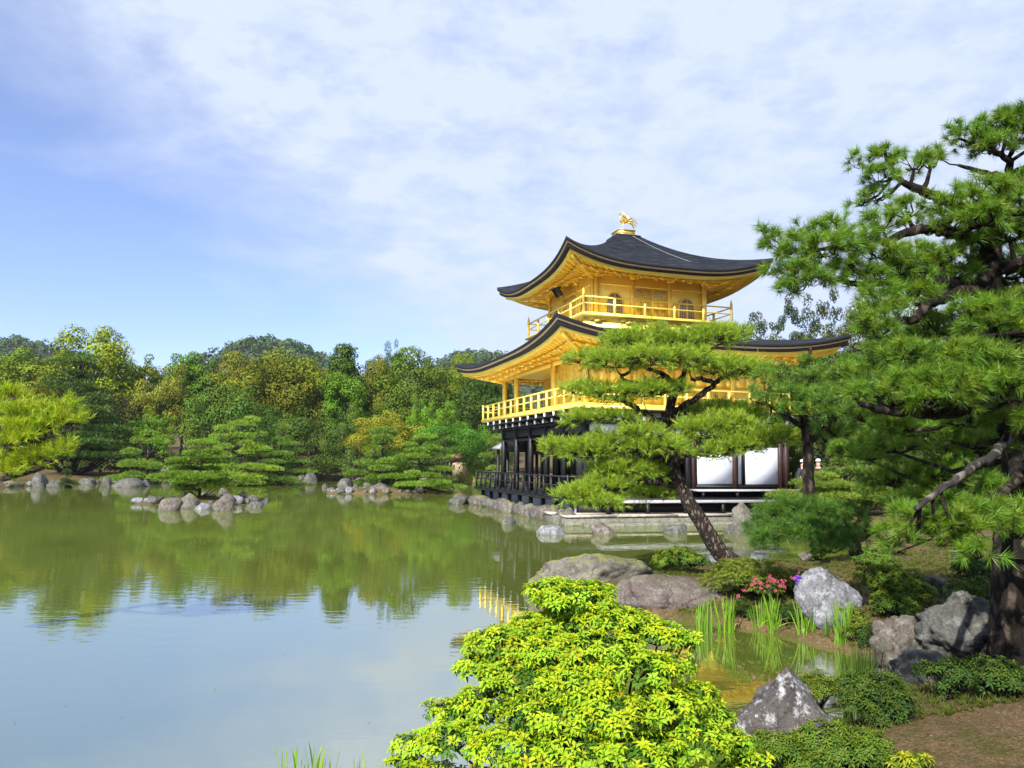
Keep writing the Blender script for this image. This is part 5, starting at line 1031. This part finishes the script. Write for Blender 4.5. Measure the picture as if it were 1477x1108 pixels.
def mound_bush(label, foot, mounds, color, old, seed, ln, wd, k=8, sp=.062, name='bush', group=None, cat='bush', flowers=None):
    """mounds: (centre xyz, wx, wy, wz); young rosettes outside, darker old leaves inside, twigs from the foot"""
    rng = np.random.default_rng(seed); foot = np.array(foot, float); root = empty(name, foot); tag(root, label, cat, group)
    V, Fc, Cc, n0 = [], [], [], 0; V2, F2, C2, n2_ = [], [], [], 0; tw = MB()
    for c, wx, wy, wz in mounds:
        c = np.array(c) - foot; n = int(max(8, 3.6 * (wx * wy + (wx + wy) * .5 * wz) / (sp * sp)))
        P, N = dome_points(c, wx, wy, wz, n, rng); v, f = rosettes(P, N, k, ln, wd, rng)
        V.append(v); Fc.append(f + n0); n0 += len(v)
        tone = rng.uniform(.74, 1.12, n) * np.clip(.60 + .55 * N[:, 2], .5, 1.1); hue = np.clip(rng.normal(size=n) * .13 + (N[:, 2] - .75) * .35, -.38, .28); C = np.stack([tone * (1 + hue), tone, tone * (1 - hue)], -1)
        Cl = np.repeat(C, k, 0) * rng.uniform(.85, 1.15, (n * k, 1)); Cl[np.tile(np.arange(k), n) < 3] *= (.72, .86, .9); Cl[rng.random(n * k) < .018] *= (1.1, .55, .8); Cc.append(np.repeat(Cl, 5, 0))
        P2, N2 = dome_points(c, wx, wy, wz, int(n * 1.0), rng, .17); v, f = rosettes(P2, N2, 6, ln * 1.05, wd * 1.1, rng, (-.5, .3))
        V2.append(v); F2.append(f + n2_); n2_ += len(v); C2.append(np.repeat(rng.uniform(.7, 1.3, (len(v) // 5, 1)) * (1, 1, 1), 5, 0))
        q = c - (0, 0, wz * .5); a = np.array([c[0] * .15, c[1] * .15, 0]); tw.tube([a, (a + q) / 2 + rng.normal(size=3) * .04, q], [.012, .008, .005], 5)
        for j in rng.choice(n, min(n, 14), replace=False): tw.tube([q, (q + P[j]) / 2 + rng.normal(size=3) * .01, P[j]], [.004, .003, .002], 3)
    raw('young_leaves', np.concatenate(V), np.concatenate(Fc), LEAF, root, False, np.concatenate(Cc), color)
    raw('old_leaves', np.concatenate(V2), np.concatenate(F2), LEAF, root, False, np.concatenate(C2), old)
    tw.build('twigs', BARK, root)
    if flowers is not None:
        fp, fcol, fl = flowers; P = np.array([A(x, y, d) for x, y, d in fp]) - foot; n = len(P)
        v, f = rosettes(P, unitv(np.tile([[-.1, -.8, .5]], (n, 1)) + rng.normal(size=(n, 3)) * .3), 6, fl, fl * .75, rng, (.1, .7), .1)
        raw('blossoms', v, f, PETAL, root, False, np.repeat(rng.uniform(.75, 1.2, (len(v) // 5, 1)) * (1, 1, 1), 5, 0), fcol)
    return root
MB_PX = [(800, 852, 44, 22, 4.5), (852, 850, 34, 17, 4.5), (828, 864, 60, 24, 4.38), (775, 903, 38, 24, 4.42), (872, 893, 58, 24, 4.32), (922, 903, 40, 22, 4.38), (833, 885, 46, 24, 4.45), (795, 915, 45, 25, 4.3),
    (722, 928, 54, 28, 4.22), (800, 942, 58, 28, 4.12), (872, 933, 58, 28, 4.12), (948, 918, 44, 24, 4.3), (984, 922, 22, 18, 4.36), (690, 962, 36, 24, 4.2), (742, 972, 58, 28, 4.06), (830, 985, 66, 30, 3.96), (918, 968, 64, 32, 4.02), (968, 958, 32, 26, 4.22),
    (640, 1024, 32, 18, 4.12), (672, 1030, 40, 24, 4.02), (705, 1012, 50, 26, 4.02), (790, 1030, 66, 34, 3.86), (880, 1030, 66, 34, 3.82), (958, 1018, 52, 34, 3.92), (1000, 1006, 36, 28, 4.1), (1030, 1030, 26, 24, 4.1),
    (602, 1074, 36, 20, 4.02), (660, 1068, 56, 28, 3.86), (740, 1080, 66, 34, 3.76), (830, 1086, 66, 34, 3.72), (920, 1086, 66, 34, 3.72), (1000, 1068, 54, 34, 3.86), (1052, 1074, 30, 26, 4.0), (1082, 1096, 30, 20, 4.0), (582, 1100, 22, 14, 3.96),
    (620, 1125, 55, 25, 3.85), (700, 1140, 70, 30, 3.7), (800, 1150, 70, 30, 3.62), (900, 1150, 70, 30, 3.62), (1000, 1140, 70, 30, 3.7), (1070, 1130, 50, 28, 3.9), (800, 900, 60, 40, 4.6), (900, 950, 70, 50, 4.5), (760, 980, 70, 50, 4.4)]
def pxm(L_, df=.8): return [(A(x, y, d), rx / F_PX * d, rx / F_PX * d * df, ry / F_PX * d) for x, y, rx, ry, d in L_]
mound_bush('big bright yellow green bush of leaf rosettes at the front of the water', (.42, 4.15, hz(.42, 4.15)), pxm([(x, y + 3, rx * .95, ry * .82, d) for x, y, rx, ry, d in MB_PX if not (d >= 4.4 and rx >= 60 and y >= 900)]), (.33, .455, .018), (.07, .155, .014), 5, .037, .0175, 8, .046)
# ---- other shrubs
def shrub(label, x0, x1, ytop, ybase, seed, color, ln=.035, wd=.016, sp=.06, k=7, old=None, flowers=None, flat=.8, nm=7, zb=None):
    rng = np.random.default_rng(seed); zg = .3
    for _ in range(6):
        b = G((x0 + x1) / 2, ybase, zg); zg = .5 * zg + .5 * max(hz(b[0], b[1]), 0)
    b = G((x0 + x1) / 2, ybase, zg); hw = (x1 - x0) / 2 / F_PX * b[1]; b[1] += hw * .6; b[0] *= b[1] / (b[1] - hw * .6); b[2] = max(hz(b[0], b[1]), 0.0)
    H = max(A((x0 + x1) / 2, ytop, b[1])[2] - b[2], .12); hw = (x1 - x0) / 2 / F_PX * b[1]; ms = [((b[0], b[1], b[2] + H * .55), hw * .55, hw * .5, H * .44)]
    for j in range(nm):
        a = 6.283 * j / nm + rng.uniform(-.5, .5); q = rng.uniform(.40, .80); r_ = rng.uniform(.24, .48)
        ms.append(((b[0] + hw * q * math.cos(a), b[1] + hw * q * .8 * math.sin(a), b[2] + H * rng.uniform(.18, .66)), hw * r_, hw * r_, H * rng.uniform(.22, .40)))
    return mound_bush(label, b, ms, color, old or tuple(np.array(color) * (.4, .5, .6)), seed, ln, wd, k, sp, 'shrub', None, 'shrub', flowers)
shrub('dark green narrow leaved shrub below the pointed lichened boulder', 1108, 1270, 1040, 1120, 61, (.12, .19, .02), .040, .012, .040, 8, nm=9)
shrub('bright green leafy shrub right of the big pale boulder', 1238, 1338, 812, 888, 62, (.17, .24, .02), .045, .022, .075)
shrub('round glossy green shrub left of the leaning pine trunk', 938, 1020, 788, 828, 63, (.15, .22, .022), .060, .026, .085)
fr = np.random.default_rng(4)
pink = [(x + fr.normal() * 3, y + fr.normal() * 2.5, 10.55 + fr.uniform(-.06, .05)) for x, y in ((1088, 838), (1096, 840), (1104, 838), (1112, 836), (1110, 843), (1118, 838), (1126, 844), (1133, 848), (1140, 836), (1084, 842), (1072, 851), (1068, 856), (1122, 848), (1115, 834), (1152, 829), (1100, 846), (1130, 838)) for _ in range(2)]
shrub('low azalea mound with pink blossoms beside the pale boulder', 1012, 1168, 802, 880, 64, (.19, .23, .026), .026, .012, .050, 7, flowers=(pink, (.42, .07, .13), .024), nm=11)
shrub('mid green shrub under the big pine beside the craggy boulder', 1368, 1452, 830, 896, 65, (.11, .18, .02), .04, .018, .07)
shrub('olive low shrub at the waterline below the big pale boulder', 1214, 1272, 892, 932, 66, (.15, .19, .02), .035, .015, .06)
shrub('yellowish small shrub right behind the tall irises', 1196, 1248, 862, 902, 67, (.19, .23, .02), .035, .014, .06)
shrub('small bright shrub on the bank under the dark pine mound', 1226, 1268, 786, 818, 68, (.15, .23, .022), .045, .02, .08)
shrub('small bushy plant right of the dark pine mound', 1240, 1292, 797, 826, 69, (.13, .21, .022), .045, .02, .08)
shrub('little light green plant behind the azalea mound', 1160, 1196, 790, 810, 70, (.16, .22, .022), .04, .018, .07)
shrub('fern like low shrub behind the pointed boulder', 1142, 1222, 968, 1026, 71, (.14, .185, .02), .034, .011, .045, nm=9)
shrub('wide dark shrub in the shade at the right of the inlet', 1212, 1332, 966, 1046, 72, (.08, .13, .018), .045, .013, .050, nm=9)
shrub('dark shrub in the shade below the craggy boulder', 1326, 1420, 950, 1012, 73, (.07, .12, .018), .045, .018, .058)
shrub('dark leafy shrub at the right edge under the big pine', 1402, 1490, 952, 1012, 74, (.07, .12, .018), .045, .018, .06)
shrub('tuft of olive moss plants between the tan rock and the craggy boulder', 1306, 1352, 908, 952, 75, (.12, .15, .02), .03, .010, .05)
shrub('small yellow green seedling at the lower edge of the bare soil', 1282, 1338, 1092, 1118, 76, (.30, .34, .02), .045, .018, .08, nm=4)
shrub('low shrub left of the fallen branch on the bank', 1296, 1340, 818, 846, 77, (.12, .19, .02), .04, .018, .08)

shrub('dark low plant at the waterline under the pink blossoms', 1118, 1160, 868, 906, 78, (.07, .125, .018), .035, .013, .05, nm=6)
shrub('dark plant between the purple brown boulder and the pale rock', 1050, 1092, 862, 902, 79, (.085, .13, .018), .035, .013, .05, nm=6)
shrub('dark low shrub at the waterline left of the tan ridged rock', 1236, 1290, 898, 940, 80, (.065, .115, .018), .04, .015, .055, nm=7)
shrub('leafy shrub on the bank above the tan ridged rock', 1262, 1330, 858, 898, 81, (.11, .185, .02), .04, .017, .06, nm=7)
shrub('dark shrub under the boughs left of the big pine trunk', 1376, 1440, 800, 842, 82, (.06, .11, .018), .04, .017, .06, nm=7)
# ------------------------------------------------------------------ irises
def iris(label, x0, x1, ytop, ybase, n, seed, color, bend=0, wd=.017, group='iris clumps in the inlet', zb=0.0, dead=0):
    rng = np.random.default_rng(seed); b = G((x0 + x1) / 2, ybase, zb); hw = (x1 - x0) / 2 / F_PX * b[1]; H = A((x0 + x1) / 2, ytop, b[1])[2] - zb
    root = empty('iris_clump', b); tag(root, label, 'iris', group); V, Fq, Cc, n0 = [], [], [], 0
    for i in range(n + bend):
        droopy = i >= n; a = rng.uniform(0, 6.28); q = math.sqrt(rng.random()); p = np.array([hw * .8 * q * math.cos(a), hw * .5 * q * math.sin(a), -.05]); h = H * rng.uniform(.55, 1.05)
        ld = rng.normal(size=2) * (.10 if not droopy else .5); ld[0] += p[0] / max(hw, .01) * .12; w_ = wd * rng.uniform(.7, 1.2); sd = np.array([math.cos(a * 3), math.sin(a * 3), 0]) * w_ / 2; k = 7; rows = []
        for j in range(k):
            t_ = j / (k - 1); c = p + np.array([ld[0] * h * (t_ ** 1.8) * (1.6 if droopy else 1), ld[1] * h * t_ ** 1.8, h * ((t_ - .75 * t_ ** 3) * 1.25 if droopy else t_)]); ww = (1 - .35 * t_) if j < k - 1 else .06
            rows += [c - sd * ww, c + sd * ww]
        V.append(rows); Fq += [(n0 + 2 * j, n0 + 2 * j + 1, n0 + 2 * j + 3, n0 + 2 * j + 2) for j in range(k - 1)]; n0 += 2 * k
        c = rng.uniform(.75, 1.25) * np.array([rng.uniform(.8, 1.3), 1, .9]); 
        if droopy and rng.random() < .7: c = np.array([1.9, 1.35, 3.0])
        Cc.append(np.tile(c, (2 * k, 1)))
    raw('blades', np.concatenate(V), np.array(Fq), BLADE, root, True, np.concatenate(Cc), color)
    return root
IR = (.155, .30, .022)
iris('leftmost iris clump, standing in the water before the purple brown boulder', 1000, 1030, 858, 914, 34, 81, IR, 1)
iris('iris clump right of the leftmost one, before the azalea', 1034, 1062, 850, 912, 40, 82, IR, 2)
iris('iris clump in front of the pale rock under the pink blossoms', 1084, 1108, 856, 908, 28, 83, IR, 1)
iris('dense upright iris clump left of the bent dry blades', 1106, 1128, 850, 913, 44, 84, IR, 2)
iris('iris clump with bent dry blades below the big pale boulder', 1148, 1184, 858, 922, 44, 85, IR, 9)
iris('tallest iris clump at the right of the row', 1202, 1228, 858, 936, 56, 86, (.13, .26, .022), 3)
iris('thin sparse iris clump left of the tallest one', 1186, 1204, 876, 928, 18, 87, (.11, .20, .02), 1)
iris('dark shaded iris clump at the right bank of the inlet', 1208, 1266, 914, 992, 60, 88, (.055, .115, .016), 4)
iris('iris blades rising from below at the bottom edge, left of the yellow bush', 392, 490, 1060, 1150, 44, 89, (.20, .34, .02), 0, .016, zb=.02)
iris('few iris blades at the bottom edge beside the yellow bush', 500, 562, 1066, 1150, 18, 90, (.18, .32, .02), 0, .014, zb=.02)
# one purple iris flower by the azalea
fb = A(1151, 834, 10.3); fg = np.array([fb[0], fb[1], max(hz(fb[0], fb[1]), 0)]); IF = empty('iris_flower', fg); tag(IF, 'single violet iris bloom beside the pink azalea', 'flower')
hF = fb[2] - fg[2]; MB().tube([(0, 0, -.03), (.01, 0, hF * .5), (0, 0, hF)], [.006, .005, .004], 6).build('stem', simple('iris stem', (.06, .12, .02), .5, 0, 5, .1, 0), IF)
v, f = rosettes(np.array([[0, 0, hF]]), np.array([[0., -.3, .95]]), 6, .06, .045, np.random.default_rng(2), (-.5, .9), .25); raw('petals', v, f, PETAL, IF, False, np.ones((len(v), 3)), (.16, .05, .62))
v, f = rosettes(np.array([[0, .0, hF - .04]]), np.array([[0., -.6, .8]]), 3, .065, .045, np.random.default_rng(3), (-.7, -.4), .3); raw('falls', v, f, PETAL, IF, False, np.ones((len(v), 3)), (.14, .04, .55))
# ---- reeds on the far right shore
rgr = np.random.default_rng(91); V, Fq, Cc = [], [], []
for k in range(1500):
    px = rgr.uniform(634, 700) if k < 1200 else rgr.uniform(470, 640); g = None; d = rgr.uniform(70, 92); p = A(px, 640, d); g = hz(p[0], d)
    if g < .02 or g > .45: continue
    h = rgr.uniform(.5, 1.2); s_ = rgr.uniform(.03, .06); V += [(p[0] - s_, d, g), (p[0] + s_, d, g), (p[0] + rgr.normal() * .12, d + rgr.normal() * .1, g + h)]; Cc += [np.array([rgr.uniform(.9, 1.3), 1, .8]) * rgr.uniform(.6, 1.3)] * 3
if V: tag(raw('reeds', V, np.arange(len(V)).reshape(-1, 3), BLADE, None, False, Cc, (.21, .26, .02)), kind='stuff')
# ---- litter and ground cover on the near bank
rgl = np.random.default_rng(95)
X = rgl.uniform(-2, 14, 90000); Y = 3.2 + 17 * rgl.random(90000) ** 1.6; dd = sdf(X, Y); keep = (dd > .05) & (np.abs(X) < Y * .8 + .5); X, Y, dd = X[keep], Y[keep], dd[keep]; Z = hgt(X, Y)
half = len(X) // 2; P = np.stack([X, Y, Z + .004], -1)[:half]; N = unitv(np.array([0, 0, 1]) + rgl.normal(size=(half, 3)) * .25); v, f = kites(P, N, .030, .010, rgl)
C = rgl.uniform(.4, 1.4, (half, 1)) * np.array([1, .78, .5]) * (1, 1, 1); tag(raw('leaf_litter', v, f, LEAF, None, False, np.repeat(C, 4, 0), (.20, .15, .10)), kind='stuff')
X, Y, Z, dd = X[half:], Y[half:], Z[half:], dd[half:]
patch = np.array([mnoise.noise(Vector((x * .9, y * .9, 3.1))) for x, y in zip(X, Y)]); keep = ((patch > np.where((X > 2.4) & (Y > 6.2), -.12, .16)) | (dd < .45)) & ((X < 1.2) | (Y > 5.4) | (rgl.random(len(X)) < .12))
P = np.stack([X, Y, Z], -1)[keep]; n = len(P); D = unitv(np.array([0, 0, 1]) + rgl.normal(size=(n, 3)) * .3)
v, f, _ = spikes(P, D, .075, .010, 9, .7, rgl); C = np.repeat(rgl.uniform(.5, 1.3, (n, 1)) * np.array([1, 1, 1]), 9, 0); C[:, 0] *= rgl.uniform(.8, 1.5, len(C))
tag(raw('ground_cover', v, f, LEAF, None, False, np.repeat(C, 3, 0), (.085, .12, .018)), kind='stuff')
FX = rgl.uniform(-12, 4.2, 900); FY = 4.8 + 22 * rgl.random(900) ** 1.5; fd = sdf(FX, FY); fk = (fd < -.03) & (rgl.random(900) < np.where(fd > -.8, .8, .10)); fn = int(fk.sum())
v, f = kites(np.stack([FX[fk], FY[fk], np.full(fn, .006)], -1), unitv(np.array([0, 0, 1]) + rgl.normal(size=(fn, 3)) * .03), .035, .016, rgl)
tag(raw('floating_leaves', v, f, LEAF, None, False, np.repeat(rgl.uniform(.5, 1.3, (fn, 1)) * np.array([1, .85, .5]), 4, 0), (.24, .20, .10)), kind='stuff')
# ---- a fallen branch and a stub of a pine on the bank
p0, p1, p2 = G(1364, 823, .42), G(1398, 828, .42), G(1436, 833, .42); FBm = MB().tube([p0 - p1 + (0, 0, .03), (0, 0, .05), p2 - p1 + (0, 0, .03)], [.016, .020, .014], 8)
fo = FBm.build('fallen_branch', simple('bleached wood', (.34, .31, .28), .8, 0, 8, .3, .3), None, True); fo.location = [float(q) for q in p1]; tag(fo, 'pale bleached branch lying on the bank beside the big pine trunk', 'branch')
tb = G(1386, 822, .42); tk = empty('tree_stump', tb); tag(tk, 'short dark stump behind the hanging needle tufts of the big pine', 'stump')
MB().lathe((0, 0, 0), [(.19, -.1), (.155, .05), (.14, .2), (.135, .42), (.10, .45)], 14).build('trunk', BARK, tk, True)

# ------------------------------------------------------------------ thatched hut on the far shore
hp = A(664, 640, 90); HU = empty('thatched_hut', (hp[0], 90, hz(hp[0], 90))); tag(HU, 'small hut with brown thatched roof under the dark trees of the far shore', 'hut'); g0 = hz(hp[0], 90)
ze, zt = A(664, 661, 90)[2] - g0, A(664, 649, 90)[2] - g0
m_ = MB(); V = []
for t_, wx, wy in ((0, 1.75, 1.5), (.35, 1.25, 1.05), (.7, .8, .6), (1, .5, .1)): V += [(sx * wx, sy * wy, ze + (zt - ze) * t_) for sx, sy in ((-1, -1), (1, -1), (1, 1), (-1, 1))]
m_.add(V, [(i * 4 + k, i * 4 + (k + 1) % 4, i * 4 + 4 + (k + 1) % 4, i * 4 + 4 + k) for i in range(3) for k in range(4)] + [(3, 2, 1, 0), (12, 13, 14, 15)]); m_.build('roof', SOFTTILE, HU)
MB().box(-1.2, 1.2, -.9, .9, -.2, ze - .01).build('wall', simple('hut clay wall', (.30, .24, .14), .9, 0, 3, .2, .1), HU)
for sx in (-1.45, 1.45): MB().box(sx - .06, sx + .06, -1.3, -1.18, -.2, ze - .01).build('post', BLACKWOOD, HU)

# ------------------------------------------------------------------ thin haze
hm, ht, ho = mat('haze'); pv = nd(ht, 'ShaderNodeVolumePrincipled', _Density=0.00013, _Anisotropy=0.2); pv.inputs['Color'].default_value = (0.80, 0.88, 1.0, 1); ht.links.new(pv.outputs[0], ho.inputs['Volume'])
tag(MB().box(-960, 960, -960, 960, -1.8, 130).build('haze', hm), kind='stuff')

# ------------------------------------------------------------------ two visitors half hidden behind the pines
SKIN = simple('skin', (.55, .33, .23), .55, 0, 5, .05, 0); CLOTH_D = simple('dark blue cloth', (.025, .028, .045), .85, 0, 20, .2, .1); CLOTH_B = simple('black cloth', (.015, .015, .017), .85, 0, 20, .2, .1); CAP = simple('white cotton', (.80, .80, .82), .8, 0, 20, .05, .05); HAIR = simple('black hair', (.012, .010, .009), .5, 0, 30, .3, .1)
def skinned(name, pts, edges, rad, m, parent, root_i=0, sub=2):
    me = bpy.data.meshes.new(name); me.from_pydata(pts, edges, []); o = bpy.data.objects.new(name, me); COL.objects.link(o); o.parent = parent
    sk = o.modifiers.new('skin', 'SKIN'); sk.use_smooth_shade = True
    for i, r_ in enumerate(rad): me.skin_vertices[0].data[i].radius = (r_, r_) if not isinstance(r_, tuple) else r_; me.skin_vertices[0].data[i].use_root = (i == root_i)
    ss = o.modifiers.new('sub', 'SUBSURF'); ss.levels = ss.render_levels = sub; me.materials.append(m); return o
def person(label, px, d, ztop, rz, top, turn):
    p = A(px, 660, d); g = hz(p[0], d); H = ztop - g; root = empty('person', (p[0], d, g), rz); tag(root, label, 'person', 'visitors behind the pavilion'); s_ = H / 1.70
    J = dict(pel=(0, 0, .92), spi=(0, 0, 1.12), che=(0, -.01, 1.30), nec=(0, 0, 1.43), hd0=(0, -.02, 1.52), hd1=(0, -.01, 1.64), sl=(-.17, 0, 1.38), el=(-.23, .02, 1.12), wl=(-.20, -.10, .90), sr=(.17, 0, 1.38), er=(.23, .02, 1.12), wr=(.20, -.12, .92), hl=(-.09, 0, .86), kl=(-.10, -.02, .48), al=(-.10, .02, .08), fl=(-.11, -.14, .03), hr=(.09, 0, .86), kr=(.10, -.03, .48), ar=(.10, .01, .08), fr=(.12, -.15, .03), ml=(-.195, -.15, .84), mr=(.195, -.17, .86))
    K = list(J); pt = [tuple(c * s_ for c in J[k]) for k in K]; ix = {k: i for i, k in enumerate(K)}
    Ed = [('pel', 'spi'), ('spi', 'che'), ('che', 'nec'), ('nec', 'hd0'), ('hd0', 'hd1'), ('che', 'sl'), ('sl', 'el'), ('el', 'wl'), ('wl', 'ml'), ('che', 'sr'), ('sr', 'er'), ('er', 'wr'), ('wr', 'mr'), ('pel', 'hl'), ('hl', 'kl'), ('kl', 'al'), ('al', 'fl'), ('pel', 'hr'), ('hr', 'kr'), ('kr', 'ar'), ('ar', 'fr')]
    Rd = dict(pel=.13, spi=.12, che=.14, nec=.05, hd0=.075, hd1=.085, sl=.055, el=.042, wl=.03, sr=.055, er=.042, wr=.03, hl=.085, kl=.058, al=.038, fl=.035, hr=.085, kr=.058, ar=.038, fr=.035, ml=.03, mr=.03)
    skinned('body', pt, [(ix[a], ix[b]) for a, b in Ed], [Rd[k] * s_ for k in K], SKIN, root)
    def cloth(nm, ks, m, ex):
        id_ = {k: i for i, k in enumerate(ks)}; skinned(nm, [tuple(c * s_ for c in J[k]) for k in ks], [(id_[a], id_[b]) for a, b in Ed if a in id_ and b in id_], [(Rd[k] + ex) * s_ for k in ks], m, root)
    cloth('shirt', ['pel', 'spi', 'che', 'sl', 'el', 'wl', 'sr', 'er', 'wr'], top, .018); cloth('trousers', ['pel', 'hl', 'kl', 'al', 'hr', 'kr', 'ar'], CLOTH_B, .022)
    hd = np.array(J['hd1']) * s_; c = MB().lathe((hd[0], hd[1], hd[2] - .02), [(.10, .02), (.104, .05), (.096, .09), (.065, .122), (.01, .135)], 16); c.lathe((hd[0], hd[1] - .06, hd[2] - .02), [(.10, .022), (.112, .03), (.10, .036)], 16); c.build('cap', CAP, root, True)
    MB().lathe((hd[0], hd[1] + .02, hd[2] - .10), [(.06, -.02), (.092, .02), (.097, .09), (.09, .115)], 14).build('hair', HAIR, root, True)
    fc = MB()
    for sx in (-.032, .032): fc.lathe((hd[0] + sx, hd[1] - .088, hd[2] - .05), [(.008, -.006), (.011, 0), (.008, .006)], 8)
    fc.build('eyes', HAIR, root); MB().tube([(hd[0], hd[1] - .085, hd[2] - .045), (hd[0], hd[1] - .108, hd[2] - .082), (hd[0], hd[1] - .088, hd[2] - .09)], [.008, .014, .008], 6).build('nose', SKIN, root, True)
    return root
person('person in dark blue top and white cap, left of the bare trunk', 1157, 32.5, A(1157, 664, 32.5)[2], .6, CLOTH_D, 0)
person('person in black top and white cap, right of the bare trunk', 1180, 33.0, A(1180, 663, 33.0)[2], -.5, CLOTH_B, 0)
